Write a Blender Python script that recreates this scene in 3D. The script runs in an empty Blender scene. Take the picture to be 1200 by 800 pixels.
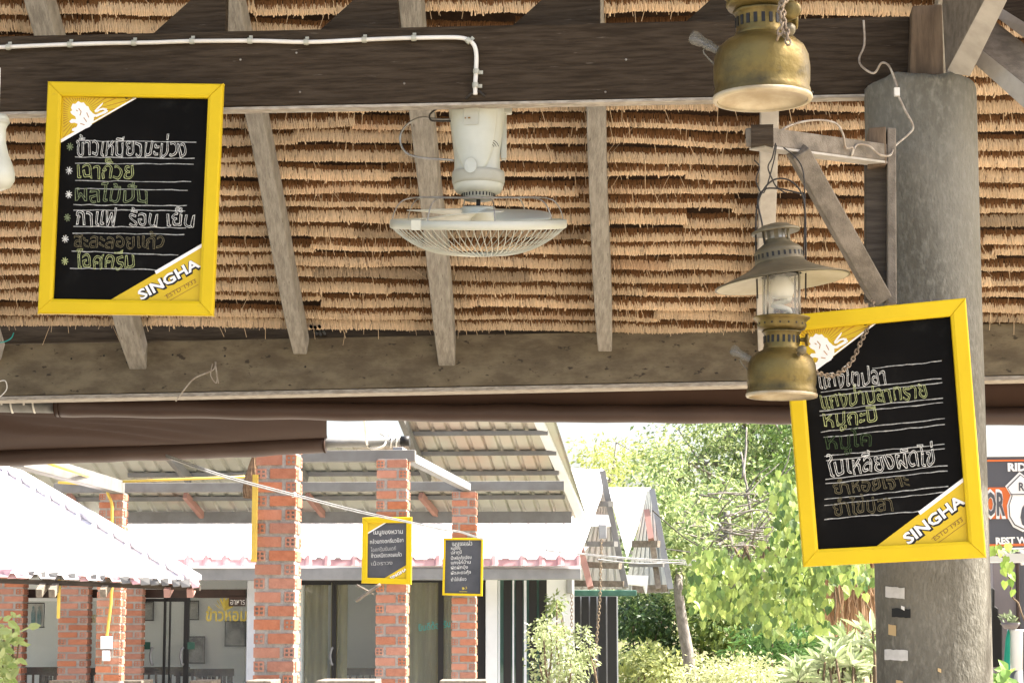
import bpy, math, random
import numpy as np
from math import sin, cos, pi, radians, sqrt
from mathutils import Vector, Matrix
random.seed(7); np.random.seed(7)
SC = bpy.context.scene; COL = SC.collection

# ---------------------------------------------------------------- camera, sky, sun, exposure
F = 2585.0; PITCH = radians(7.5); CAM = Vector((0, 0, 1.6))
cd = bpy.data.cameras.new('camera'); co = bpy.data.objects.new('camera', cd); COL.objects.link(co)
cd.sensor_width = 36; cd.lens = 36*F/1200; cd.clip_end = 2000; cd.clip_start = 0.05
co.location = CAM; co.rotation_euler = (pi/2+PITCH, 0, 0); SC.camera = co
SUN_ELEV = radians(52); SUN_AZ = radians(82)         # azimuth clockwise from the view direction (+Y)
W = bpy.data.worlds.new('World'); SC.world = W; W.use_nodes = True
nt = W.node_tree; bg = nt.nodes['Background']
sk = nt.nodes.new('ShaderNodeTexSky'); sk.sky_type = 'NISHITA'; sk.sun_disc = False
sk.sun_elevation = SUN_ELEV; sk.sun_rotation = SUN_AZ; sk.air_density = 0.9; sk.dust_density = 6.0; sk.ozone_density = 0.3
nt.links.new(sk.outputs[0], bg.inputs[0]); bg.inputs[1].default_value = 0.15
sl = bpy.data.lights.new('sun', 'SUN'); sl.energy = 5.0; sl.angle = radians(0.5); sl.color = (1.0, 0.95, 0.87)
so = bpy.data.objects.new('sun', sl); COL.objects.link(so)
sd = Vector((sin(SUN_AZ)*cos(SUN_ELEV), cos(SUN_AZ)*cos(SUN_ELEV), sin(SUN_ELEV)))
so.rotation_euler = sd.to_track_quat('Z', 'Y').to_euler()
SC.view_settings.view_transform = 'Standard'; SC.view_settings.look = 'None'
SC.view_settings.gamma = 1.0; SC.view_settings.exposure = 2.0
SC.render.engine = 'CYCLES'
SC.cycles.max_bounces = 10; SC.cycles.diffuse_bounces = 6; SC.cycles.transparent_max_bounces = 12
SC.cycles.use_denoising = True

# ---------------------------------------------------------------- measuring helpers
def ray(px, py):
    r = (px-600)/F; u = (400-py)/F
    return Vector((r, cos(PITCH)-u*sin(PITCH), sin(PITCH)+u*cos(PITCH)))
def at(px, py, Y):
    d = ray(px, py); return CAM+d*(Y/d.y)
YAW = radians(5.2)
UU = Vector((cos(YAW), -sin(YAW), 0)); VV = Vector((sin(YAW), cos(YAW), 0)); ZZ = Vector((0, 0, 1))
def av(px, py, v):
    d = ray(px, py); return CAM+d*(v/d.dot(VV))
def hit(px, py, p0, n):
    d = ray(px, py); return CAM+d*((p0-CAM).dot(n)/d.dot(n))

# ---------------------------------------------------------------- object helpers
def tag(o, label=None, cat=None, group=None, kind=None):
    if label: o['label'] = label
    if cat: o['category'] = cat; o['kind'] = 'thing'
    if group: o['group'] = group
    if kind: o['kind'] = kind
    return o
def thing(name, loc, label, cat, group=None):
    o = bpy.data.objects.new(name, None); COL.objects.link(o); o.location = loc; o.empty_display_size = 0.1
    return tag(o, label, cat, group)
def root_of(o):
    while o.parent: o = o.parent
    return o
class MB:
    def __init__(s): s.v = []; s.f = []; s.m = []; s.sm = []; s.c = []; s.cur = 0; s.smooth = False; s.col = (1, 1, 1)
    def add(s, vs, fs, smooth=None):
        b = len(s.v); s.v.extend(Vector(p) for p in vs); s.c.extend([s.col]*len(vs))
        for f in fs:
            s.f.append([b+i for i in f]); s.m.append(s.cur); s.sm.append(s.smooth if smooth is None else smooth)
        return s
    def hexa(s, c):   # 8 corners: bottom 4 ccw, top 4 ccw
        return s.add(c, [(0, 3, 2, 1), (4, 5, 6, 7), (0, 1, 5, 4), (1, 2, 6, 5), (2, 3, 7, 6), (3, 0, 4, 7)])
    def box(s, c, sx, sy, sz, X=Vector((1, 0, 0)), Y=Vector((0, 1, 0)), Z=ZZ):
        c = Vector(c); a = X*(sx/2); b = Y*(sy/2); d = Z*(sz/2)
        return s.hexa([c-a-b-d, c+a-b-d, c+a+b-d, c-a+b-d, c-a-b+d, c+a-b+d, c+a+b+d, c-a+b+d])
    def beam(s, p0, p1, w, h, up=ZZ):
        p0 = Vector(p0); p1 = Vector(p1); d = (p1-p0).normalized(); sd_ = d.cross(up).normalized(); u = sd_.cross(d).normalized()
        return s.box((p0+p1)/2, (p1-p0).length, w, h, d, -sd_, u)
    def prism(s, pts, vec):   # planar polygon extruded by vec
        n = len(pts); pts = [Vector(p) for p in pts]; vec = Vector(vec)
        fs = [tuple(range(n))[::-1], tuple(range(n, 2*n))]+[(i, (i+1) % n, n+(i+1) % n, n+i) for i in range(n)]
        return s.add(pts+[p+vec for p in pts], fs)
    def tube(s, pts, r, n=8, cap=True, smooth=True):
        pts = [Vector(p) for p in pts]; N = len(pts); vs = []; prev = None
        for i, p in enumerate(pts):
            d = (pts[min(i+1, N-1)]-pts[max(i-1, 0)])
            d = d.normalized() if d.length > 1e-9 else Vector((0, 0, 1))
            if prev is None: a = d.orthogonal().normalized()
            else:
                a = prev-d*prev.dot(d); a = a.normalized() if a.length > 1e-6 else d.orthogonal().normalized()
            prev = a; b = d.cross(a); rr = r[i] if isinstance(r, (list, tuple)) else r
            for k in range(n):
                t = 2*pi*k/n; vs.append(p+a*(cos(t)*rr)+b*(sin(t)*rr))
        fs = [(i*n+k, i*n+(k+1) % n, (i+1)*n+(k+1) % n, (i+1)*n+k) for i in range(N-1) for k in range(n)]
        s.add(vs, fs, smooth)
        if cap:
            b = len(s.v)-N*n
            s.f.append([b+k for k in range(n)][::-1]); s.m.append(s.cur); s.sm.append(False)
            s.f.append([b+(N-1)*n+k for k in range(n)]); s.m.append(s.cur); s.sm.append(False)
        return s
    def lathe(s, prof, c, n=32, smooth=True, X=Vector((1, 0, 0)), Y=Vector((0, 1, 0)), Z=ZZ, sq=1.0):
        c = Vector(c); vs = []; N = len(prof)
        for r, z in prof:
            for k in range(n):
                t = 2*pi*k/n; vs.append(c+X*(cos(t)*r)+Y*(sin(t)*r*sq)+Z*z)
        fs = [(i*n+k, i*n+(k+1) % n, (i+1)*n+(k+1) % n, (i+1)*n+k) for i in range(N-1) for k in range(n)]
        return s.add(vs, fs, smooth)
    def build(s, name, mats, parent=None, org=None):
        if not isinstance(mats, (list, tuple)): mats = [mats]
        if parent is not None: org = root_of(parent).location
        elif org is None:
            a = np.array([tuple(p) for p in s.v]); org = Vector(((a[:, 0].min()+a[:, 0].max())/2, (a[:, 1].min()+a[:, 1].max())/2, a[:, 2].min()))
        org = Vector(org)
        me = bpy.data.meshes.new(name); me.from_pydata([tuple(p-org) for p in s.v], [], s.f)
        me.polygons.foreach_set('material_index', s.m); me.polygons.foreach_set('use_smooth', s.sm)
        if any(c != (1, 1, 1) for c in s.c):
            at_ = me.color_attributes.new('col', 'FLOAT_COLOR', 'POINT')
            at_.data.foreach_set('color', np.array([(c[0], c[1], c[2], 1) for c in s.c], dtype=np.float32).ravel())
        for m in mats: me.materials.append(m)
        me.update()
        o = bpy.data.objects.new(name, me); COL.objects.link(o)
        if parent is not None: o.parent = parent
        else: o.location = org
        return o
def npmesh(name, V, Fc, C, mats, parent=None, org=Vector((0, 0, 0)), smooth=False, midx=None):
    """numpy verts (N,3), faces (M,k), colours (N,3)"""
    org = Vector(root_of(parent).location) if parent is not None else Vector(org)
    V = np.asarray(V, dtype=np.float32)-np.array(tuple(org), dtype=np.float32); Fc = np.asarray(Fc, dtype=np.int32)
    me = bpy.data.meshes.new(name); k = Fc.shape[1]
    me.vertices.add(len(V)); me.vertices.foreach_set('co', V.ravel())
    me.loops.add(Fc.size); me.loops.foreach_set('vertex_index', Fc.ravel())
    me.polygons.add(len(Fc)); me.polygons.foreach_set('loop_start', np.arange(0, Fc.size, k, dtype=np.int32))
    me.polygons.foreach_set('use_smooth', np.full(len(Fc), smooth))
    if midx is not None: me.polygons.foreach_set('material_index', midx)
    me.update(calc_edges=True)
    if C is not None:
        a = me.color_attributes.new('col', 'FLOAT_COLOR', 'POINT')
        a.data.foreach_set('color', np.concatenate([np.asarray(C, dtype=np.float32), np.ones((len(C), 1), dtype=np.float32)], 1).ravel())
    for m in (mats if isinstance(mats, (list, tuple)) else [mats]): me.materials.append(m)
    o = bpy.data.objects.new(name, me); COL.objects.link(o)
    if parent is not None: o.parent = parent
    else: o.location = org
    return o
def bevel(o, w=0.003, seg=2):
    m = o.modifiers.new('bevel', 'BEVEL'); m.width = w; m.segments = seg; m.limit_method = 'ANGLE'; return o

# ---------------------------------------------------------------- materials
def mat(name, c1, c2=None, scale=6.0, stretch=(1, 1, 1), rough=0.6, bump=0.0, bscale=None, metal=0.0, spec=0.3,
        lo=0.35, hi=0.65, c3=None, s3=2.0, lo3=.55, hi3=.7, vcol=False, trans=0.0, objrand=0.0, detail=8, tint=None):
    m = bpy.data.materials.new(name); m.use_nodes = True; t = m.node_tree; b = t.nodes['Principled BSDF']; L = t.links.new
    b.inputs['Roughness'].default_value = rough; b.inputs['Metallic'].default_value = metal
    b.inputs['Specular IOR Level'].default_value = spec
    tc = t.nodes.new('ShaderNodeTexCoord'); mp = t.nodes.new('ShaderNodeMapping'); L(tc.outputs['Object'], mp.inputs[0])
    mp.inputs['Scale'].default_value = stretch
    c = None
    def rgb(col):
        n = t.nodes.new('ShaderNodeRGB'); n.outputs[0].default_value = (*col, 1); return n.outputs[0]
    def mix(f, a, bb, mode='MIX'):
        n = t.nodes.new('ShaderNodeMix'); n.data_type = 'RGBA'; n.blend_type = mode
        if isinstance(f, float): n.inputs[0].default_value = f
        else: L(f, n.inputs[0])
        L(a, n.inputs[6]); L(bb, n.inputs[7]); return n.outputs[2]
    def ramp(sc, a, bb, seed=0.0, det=detail):
        n = t.nodes.new('ShaderNodeTexNoise'); n.noise_dimensions = '4D'; n.inputs['W'].default_value = seed
        n.inputs['Scale'].default_value = sc; n.inputs['Detail'].default_value = det; n.inputs['Roughness'].default_value = .62
        L(mp.outputs[0], n.inputs['Vector'])
        r = t.nodes.new('ShaderNodeMapRange'); r.inputs[1].default_value = a; r.inputs[2].default_value = bb; r.interpolation_type = 'SMOOTHSTEP'
        L(n.outputs[0], r.inputs[0]); return r.outputs[0]
    c = rgb(c1)
    if c2: c = mix(ramp(scale, lo, hi, 1.0), c, rgb(c2))
    if c3: c = mix(ramp(s3, lo3, hi3, 5.0), c, rgb(c3))
    if vcol:
        a = t.nodes.new('ShaderNodeAttribute'); a.attribute_name = 'col'; c = mix(1.0, c, a.outputs[0], 'MULTIPLY')
    if objrand:
        oi = t.nodes.new('ShaderNodeObjectInfo'); r = t.nodes.new('ShaderNodeMapRange'); L(oi.outputs['Random'], r.inputs[0])
        r.inputs[3].default_value = 1-objrand; r.inputs[4].default_value = 1+objrand*.6
        h = t.nodes.new('ShaderNodeHueSaturation'); L(r.outputs[0], h.inputs['Value']); L(c, h.inputs['Color']); c = h.outputs[0]
        r2 = t.nodes.new('ShaderNodeMapRange'); w2 = t.nodes.new('ShaderNodeTexWhiteNoise'); w2.noise_dimensions = '1D'; L(oi.outputs['Random'], w2.inputs['W'])
        L(w2.outputs[0], r2.inputs[0]); r2.inputs[3].default_value = .82; r2.inputs[4].default_value = 1.05; L(r2.outputs[0], h.inputs['Saturation'])
    L(c, b.inputs['Base Color'])
    if bump:
        n = t.nodes.new('ShaderNodeTexNoise'); n.inputs['Scale'].default_value = bscale or scale*2; n.inputs['Detail'].default_value = 6
        L(mp.outputs[0], n.inputs['Vector']); bp = t.nodes.new('ShaderNodeBump'); bp.inputs['Strength'].default_value = bump
        bp.inputs['Distance'].default_value = 0.01; L(n.outputs[0], bp.inputs['Height']); L(bp.outputs[0], b.inputs['Normal'])
    if trans:
        tr = t.nodes.new('ShaderNodeBsdfTranslucent'); L(c, tr.inputs[0]); ms = t.nodes.new('ShaderNodeMixShader'); ms.inputs[0].default_value = trans
        L(b.outputs[0], ms.inputs[1]); L(tr.outputs[0], ms.inputs[2]); L(ms.outputs[0], t.nodes['Material Output'].inputs[0])
    return m
def glassmat(name, col=(1, 1, 1), amount=0.75, rough=0.03):
    m = bpy.data.materials.new(name); m.use_nodes = True; t = m.node_tree; b = t.nodes['Principled BSDF']; L = t.links.new
    b.inputs['Base Color'].default_value = (*[c*.5 for c in col], 1); b.inputs['Roughness'].default_value = rough; b.inputs['Specular IOR Level'].default_value = .8
    tr = t.nodes.new('ShaderNodeBsdfTransparent'); tr.inputs[0].default_value = (*col, 1); ms = t.nodes.new('ShaderNodeMixShader')
    ms.inputs[0].default_value = amount; L(b.outputs[0], ms.inputs[1]); L(tr.outputs[0], ms.inputs[2]); L(ms.outputs[0], t.nodes['Material Output'].inputs[0])
    return m
M = {}
M['tie'] = mat('dark_stained_wood', (.028, .0195, .0120), (.056, .041, .027), 5, (1.6, 6, 20), .8, .4, 14, spec=.12, c3=(.13, .105, .078), s3=7, lo3=.635, hi3=.72)
M['edge'] = mat('pale_bounce_edge', (.40, .36, .30), (.24, .21, .17), 14, (2, 4, 8), .8)  # pale tone paints bounce light on the undersides of the beams
M['plate'] = mat('weathered_plate_wood', (.175, .142, .090), (.10, .078, .049), 7, (1, 2.2, 2.2), .85, .4, 60, c3=(.045, .035, .024), s3=22, lo3=.60, hi3=.66)
M['rafter'] = mat('grey_weathered_wood', (.32, .295, .25), (.21, .19, .16), 16, (5, .9, .9), .9, .6, 60, c3=(.10, .08, .06), s3=22, lo3=.61, hi3=.70)
M['darkboard'] = mat('old_dark_board', (.075, .060, .045), (.035, .028, .02), 6, (1, 3, 10), .85, .2, 40)
M['bracket'] = mat('brown_bracket_wood', (.21, .178, .14), (.125, .105, .08), 6, (4, 4, 4), .85, .3, 60, c3=(.28, .24, .19), s3=8, lo3=.6, hi3=.8)
M['block'] = mat('warm_post_wood', (.15, .105, .065), (.085, .058, .036), 6, (8, 8, 1.2), .8, .2, 40)
M['palewood'] = mat('pale_wood', (.42, .39, .34), (.33, .305, .265), 12, rough=.85, bump=.2, bscale=60)
M['pillar'] = mat('stained_concrete', (.175, .166, .138), (.100, .094, .075), 3, (1, 1, .5), .95, .5, 150, c3=(.215, .206, .174), s3=70, lo3=.42, hi3=.78, spec=.1)
M['strawlip'] = mat('cut_straw', (1, 1, 1), None, rough=.8, vcol=True, spec=.15)
M['strawbed'] = mat('dark_straw_bed', (.05, .026, .013), (.03, .016, .008), 30, rough=.9)  # tone kept very dark for the shade in the row gaps
M['yellow'] = mat('yellow_frame_paint', (.60, .425, .008), (.54, .38, .008), 3, rough=.5, spec=.2, c3=(.36, .25, .03), s3=16, lo3=.64, hi3=.80, bump=.05, bscale=90)
M['yellowprint'] = mat('yellow_print', (.56, .39, .02), None, rough=.5, spec=.2)
M['ray'] = mat('orange_ray_print', (.34, .16, .01), None, rough=.45)
M['board'] = mat('black_chalkboard', (.0030, .0029, .0027), (.0050, .0047, .0043), 5, rough=.8, spec=.08, c3=(.012, .012, .011), s3=9, lo3=.55, hi3=.8)
M['greyboard'] = mat('grey_chalkboard', (.045, .048, .055), (.07, .072, .08), 4, rough=.6)
M['white'] = mat('white_print', (.78, .77, .74), None, rough=.5)
M['blackink'] = mat('black_ink', (.012, .011, .010), None, rough=.5)
M['brownink'] = mat('brown_ink', (.20, .10, .02), None, rough=.5)
def chalk(n, c): return mat('chalk_'+n, c, tuple(x*.55 for x in c), 120, rough=.95, spec=.05)
M['ch_white'] = chalk('white', (.66, .66, .62)); M['ch_green'] = chalk('pale_green', (.42, .46, .22)); M['ch_dim'] = chalk('dim_green', (.21, .25, .14))
M['ch_brown'] = chalk('dim_brown', (.16, .14, .085)); M['ch_dk'] = chalk('dark_green', (.055, .085, .04)); M['ch_line'] = chalk('line', (.40, .40, .38))
M['cream'] = mat('cream_plastic', (.50, .51, .44), (.42, .43, .36), 3, rough=.32, spec=.45)
M['creamdark'] = mat('aged_plastic', (.42, .42, .355), (.36, .355, .29), 5, rough=.4)
M['steel'] = mat('dull_steel_wire', (.34, .33, .30), (.2, .18, .15), 30, rough=.35, metal=.7)
M['brass'] = mat('tarnished_brass', (.165, .118, .032), (.07, .05, .017), 9, rough=.42, metal=.62, spec=.5, c3=(.05, .038, .016), s3=24, lo3=.54, hi3=.74, bump=.3, bscale=40)
M['brassin'] = mat('pale_brass_inside', (.46, .40, .28), (.28, .22, .13), 10, rough=.45, metal=.2)
M['hood'] = mat('grey_enamel_hood', (.17, .145, .09), (.105, .085, .05), 8, rough=.5, metal=.25)
M['hoodin'] = mat('hood_inside', (.45, .41, .30), (.34, .3, .2), 8, rough=.5)
M['glass'] = glassmat('dusty_glass', (.95, .95, .92), .72, .12)
M['bulb'] = mat('frosted_bulb', (.78, .76, .68), None, rough=.35)
M['clear'] = glassmat('clear_plastic', (.72, .70, .62), .78, .1)
M['wire'] = mat('old_wire', (.24, .19, .14), (.4, .36, .3), 30, rough=.7)
M['blackwire'] = mat('black_wire', (.03, .026, .022), None, rough=.6)
M['whitecable'] = mat('white_cable', (.74, .72, .67), (.6, .57, .5), 4, rough=.5)
M['chain'] = mat('rusty_chain', (.16, .12, .085), (.28, .22, .15), 60, rough=.6, metal=.5)
M['awning'] = mat('brown_awning_fabric', (.042, .025, .018), (.034, .020, .0145), 2, (1, 1, 1), .85, .12, 6, spec=.05)
M['awningroll'] = mat('brown_awning_roll', (.070, .043, .033), (.056, .034, .026), 2, rough=.5, bump=.1, bscale=8, spec=.35)  # lighter copy of the fabric, with the light on the rolls painted in
M['galv'] = mat('galvanised_tube', (.20, .20, .19), (.14, .14, .13), 12, rough=.5, metal=.3)
M['cablegrey'] = mat('grey_service_cable', (.16, .16, .16), (.10, .10, .10), 4, rough=.5)
M['silver'] = mat('silver_paint_steel', (.27, .275, .28), (.22, .225, .23), 5, rough=.5, metal=.1)
M['greysteel'] = mat('grey_steel', (.165, .163, .155), (.13, .125, .115), 5, rough=.6)
M['sheetunder'] = mat('cream_roof_underside', (.42, .43, .38), (.35, .35, .30), 1.4, (1, 1, 1), .32, metal=.2, c3=(.42, .33, .28), s3=.8, lo3=.5, hi3=.7)
M['pinkpaint'] = mat('red_oxide_paint', (.34, .19, .155), (.28, .155, .13), 5, rough=.6)
M['whiteroof'] = mat('glare_white_roof', (.80, .76, .75), (.74, .68, .67), 2, rough=.35, metal=.0)  # white stands in for sun glare on pinkish red metal
M['pinkroof'] = mat('faded_red_roof', (.46, .24, .25), (.55, .36, .37), 6, rough=.5)
M['brick'] = mat('orange_brick', (.41, .165, .095), (.34, .13, .072), 18, rough=.9, bump=.25, bscale=80, c3=(.45, .23, .15), s3=9, lo3=.52, hi3=.75, objrand=.16)
M['hole'] = mat('brick_hole', (.03, .014, .01), None, rough=.95)  # hole walls coloured near black in place of the shade inside
M['mortar'] = mat('grey_mortar', (.37, .345, .31), (.28, .26, .235), 20, rough=.95, bump=.6, bscale=60)
M['yellowpipe'] = mat('yellow_conduit', (.62, .44, .08), (.52, .36, .07), 6, rough=.4)
M['post'] = mat('bluish_white_paint', (.60, .63, .68), (.54, .57, .62), 4, rough=.5)
M['render'] = mat('white_wall_paint', (.70, .72, .74), (.64, .66, .68), 3, rough=.7)
M['inner'] = mat('pale_interior_wall', (.86, .88, .90), (.84, .86, .88), 2, rough=.8)
M['black'] = mat('black_aluminium', (.014, .014, .015), None, rough=.4)
M['curtain'] = mat('olive_beige_curtain', (.26, .235, .12), (.20, .18, .09), 2, (8, 8, 1), .85, trans=.1)
M['window'] = glassmat('window_glass', (.93, .95, .94), .90, .02)
M['greenglass'] = glassmat('green_window_glass', (.35, .62, .55), .45, .02)
M['gold'] = mat('gold_leaf_letters', (.52, .42, .08), (.4, .32, .06), 20, rough=.4, metal=.3)
M['teal'] = mat('teal_letters', (.02, .30, .27), None, rough=.5)
M['darkwood'] = mat('dark_chair_wood', (.035, .022, .018), (.055, .032, .025), 8, rough=.4)
M['photo1'] = mat('framed_picture_print', (.12, .2, .22), (.5, .52, .5), 3, rough=.4)
M['greenbeam'] = mat('green_painted_fascia', (.025, .085, .06), (.05, .12, .09), 8, rough=.5)
M['signgrey'] = mat('charcoal_sign', (.085, .088, .10), None, rough=.45)
M['orange'] = mat('orange_sign_print', (.62, .15, .04), None, rough=.5)
M['cabinet'] = mat('grey_cabinet', (.20, .175, .18), (.17, .15, .15), 3, rough=.6)
M['greencloth'] = mat('green_cloth', (.01, .19, .12), (.015, .26, .17), 8, (4, 4, 1), .8)
M['bark'] = mat('grey_bark', (.25, .225, .20), (.13, .115, .10), 9, (2, 2, 1), .9, .6, 30)
M['twig'] = mat('brown_twig', (.20, .145, .09), (.1, .07, .045), 9, rough=.9, vcol=False)
M['dryroot'] = mat('dry_hanging_root', (.42, .27, .16), (.26, .16, .09), 5, (3, 3, 1), .9)
M['leaf'] = mat('tree_leaf', (1, 1, 1), None, rough=.45, spec=.45, vcol=True, trans=.33)
M['ground'] = mat('garden_ground', (.15, .17, .06), (.2, .16, .10), 1.5, rough=.95)
M['floor'] = mat('pale_concrete_floor', (.30, .26, .20), (.25, .21, .165), 2, rough=.7)
M['path'] = mat('pale_paving', (.36, .335, .29), (.30, .28, .24), 1, rough=.85)
M['wicker'] = mat('brown_wicker', (.28, .18, .10), (.16, .1, .055), 40, rough=.9)
M['tape'] = mat('white_tape', (.62, .61, .58), (.5, .49, .46), 30, rough=.6)
M['tan'] = mat('tan_tape', (.50, .36, .18), None, rough=.6)

# ---------------------------------------------------------------- lettering
_tc = {}
def text_geo(s, outline=0.0, bold=0.0, res=2, shear=0.0):
    k = (s, outline, bold, res, shear)
    if k not in _tc:
        c = bpy.data.curves.new('t', 'FONT'); c.body = s; c.size = 1.0; c.resolution_u = res; c.offset = bold; c.shear = shear
        if outline: c.fill_mode = 'NONE'; c.bevel_depth = outline; c.bevel_resolution = 0
        o = bpy.data.objects.new('t', c); COL.objects.link(o)
        me = bpy.data.meshes.new_from_object(o)
        V = np.array([tuple(v.co) for v in me.vertices]) if len(me.vertices) else np.zeros((0, 3))
        Fs = [tuple(p.vertices) for p in me.polygons]
        bpy.data.objects.remove(o); bpy.data.curves.remove(c); bpy.data.meshes.remove(me)
        _tc[k] = (V, Fs)
    return _tc[k]
def letters(mb, s, p0, p1, h, nrm, outline=0.0, bold=0.0, wob=0.0, lift=0.0012, cap=None, thick=0.0, shear=0.0, res=2):
    """text whose baseline runs p0 -> p1; h = height of a plain letter (cap height)"""
    V, Fs = text_geo(s, outline, bold, res, shear)
    if not len(V): return
    ref = text_geo(cap or 'H', 0, 0, 2)[0]; rh = ref[:, 1].max()-ref[:, 1].min(); r0 = ref[:, 1].min()
    x0, x1 = V[:, 0].min(), V[:, 0].max(); p0 = Vector(p0); p1 = Vector(p1)
    U = (p1-p0); up = nrm.cross(U).normalized(); L_ = U.length; U = U/(x1-x0); 
    out = []
    for x, y, z in V:
        yy = (y-r0)/rh*h
        if wob: yy += wob*h*sin(x*5.3+sum(map(ord, s)) % 7)*.5+wob*h*.3*sin(x*13); xx = x-x0+wob*.25*sin(y*9+x*2)
        else: xx = x-x0
        out.append(p0+U*xx+up*yy+nrm*(lift+(z*h if outline else 0)))
    mb.add(out, Fs, False)
# ================================================================ GROUND
g = MB(); g.add([(-400, -60, -.02), (400, -60, -.02), (400, 700, -.02), (-400, 700, -.02)], [(0, 1, 2, 3)])
tag(g.build('ground', M['ground'], org=(0, 0, 0)), kind='structure')
g = MB(); g.box((0, 5.0, .04), 15, 9.4, .12); tag(bevel(g.build('terrace_floor', M['floor']), .01), kind='structure')
g = MB(); g.add([(-30, -40, 0), (30, -40, 0), (30, .2, 0), (-30, .2, 0)], [(0, 1, 2, 3)]); tag(g.build('forecourt_paving', M['path'], org=(0, -10, 0)), kind='structure')
g = MB(); g.add([(-14, 9.8, 0), (3.5, 9.8, 0), (3.5, 24.0, 0), (-14, 24.0, 0)], [(0, 1, 2, 3)]); tag(g.build('courtyard_paving', M['path'], org=(0, 15, 0)), kind='structure')
# garden bank rising behind
vs = []; fs = []
nx, ny = 40, 26
for j in range(ny):
    for i in range(nx):
        x = 1.2+i*.9; y = 24.5+j*1.6; rise = min(1, max(0, (y-24.5)/7)); rise *= min(1, max(0, (x-1.2)/2.5))
        vs.append((x, y, -.015+1.0*rise+max(0, y-36)*.10+.12*sin(x*1.3)*cos(y*.9)*rise))
for j in range(ny-1):
    for i in range(nx-1): a = j*nx+i; fs.append((a, a+1, a+nx+1, a+nx))
g = MB(); g.smooth = True; g.add(vs, fs); tag(g.build('garden_bank', M['ground'], org=(10, 24.5, 0)), kind='structure')

# ================================================================ PAVILION ROOF
SL = radians(33.5)
S = -VV*cos(SL)+ZZ*sin(SL)                 # uphill, towards the camera
N = -(VV*sin(SL)+ZZ*cos(SL))               # downward facing normal of the underside
P0 = av(523, 432, 8.5)
def onroof(px, py, off=0.0): return hit(px, py, P0-N*off, N)
THO = 0.135
pitch = (onroof(430, 340, THO)-onroof(430, 354.6, THO)).dot(S)
base_pt = onroof(523, 381, THO)
s0 = (base_pt-P0).dot(S); 
def RP(u, s, n): return P0+UU*u+S*s+N*(n-THO)        # roof coordinates (n towards the viewer)
print('thatch pitch', pitch, 's at y=0', (onroof(523, 0, THO)-P0).dot(S)-s0, 'at 200', (onroof(523, 200, THO)-onroof(523, 220, THO)).dot(S))
# uncovered columns of the bed
thatch = thing('thatch_roof', RP(0, 0, 0), 'straw thatch roof of stitched rows seen from below between the rafters', 'roof')
mb = MB()
ntop = s0+7.3
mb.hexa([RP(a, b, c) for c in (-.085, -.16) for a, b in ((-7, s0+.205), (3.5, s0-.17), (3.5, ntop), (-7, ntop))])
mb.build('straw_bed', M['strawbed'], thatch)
rng = np.random.RandomState(3)
nU = np.array(UU); nS = np.array(S); nN = np.array(N); nP = np.array(P0-N*THO)
def blades(u, path_s, path_n, wid, thk, lean, col):
    """prisms: u (K,), path_s/path_n (K,J), wid (K,), returns V,F,C"""
    K, J = path_s.shape
    uu = u[:, None]+lean[:, None]*np.linspace(0, 1, J)[None, :]
    taper = np.linspace(1, .8, J)[None, :]
    cs = [(-.5, 0), (0, 1), (.5, 0)]
    V = np.zeros((K, J, 3, 3)); path_s = path_s-.036*uu
    for q, (a, b) in enumerate(cs):
        U_ = uu+a*wid[:, None]*taper; N_ = path_n+b*thk[:, None]
        V[:, :, q] = nP+U_[..., None]*nU+path_s[..., None]*nS+N_[..., None]*nN
    idx = np.arange(K*J*3).reshape(K, J, 3); Fs = []
    for q in (0, 1):
        a = idx[:, :-1, q]; b = idx[:, 1:, q]; c = idx[:, 1:, q+1]; d = idx[:, :-1, q+1]
        Fs.append(np.stack([a, b, c, d], -1).reshape(-1, 4))
    e = idx[:, -1]; Fs.append(np.stack([e[:, 0], e[:, 2], e[:, 1], e[:, 1]], -1))
    Fm = np.concatenate(Fs[:2]); 
    C = np.repeat(col[:, None, :], J*3, 1).reshape(-1, 3)
    return V.reshape(-1, 3), Fm, C
S0R = [0.0]
while S0R[-1] < 7.0: S0R.append(S0R[-1]+pitch*(1+.17*min(S0R[-1], 2.0)))
nrow = len(S0R)-1; pitch0 = pitch
def wave(u, seed):
    return (np.sin(u*1.7+seed*2.1)*.5+np.sin(u*4.3+seed*5.7)*.3+np.sin(u*9.1+seed*1.3)*.2)
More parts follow.
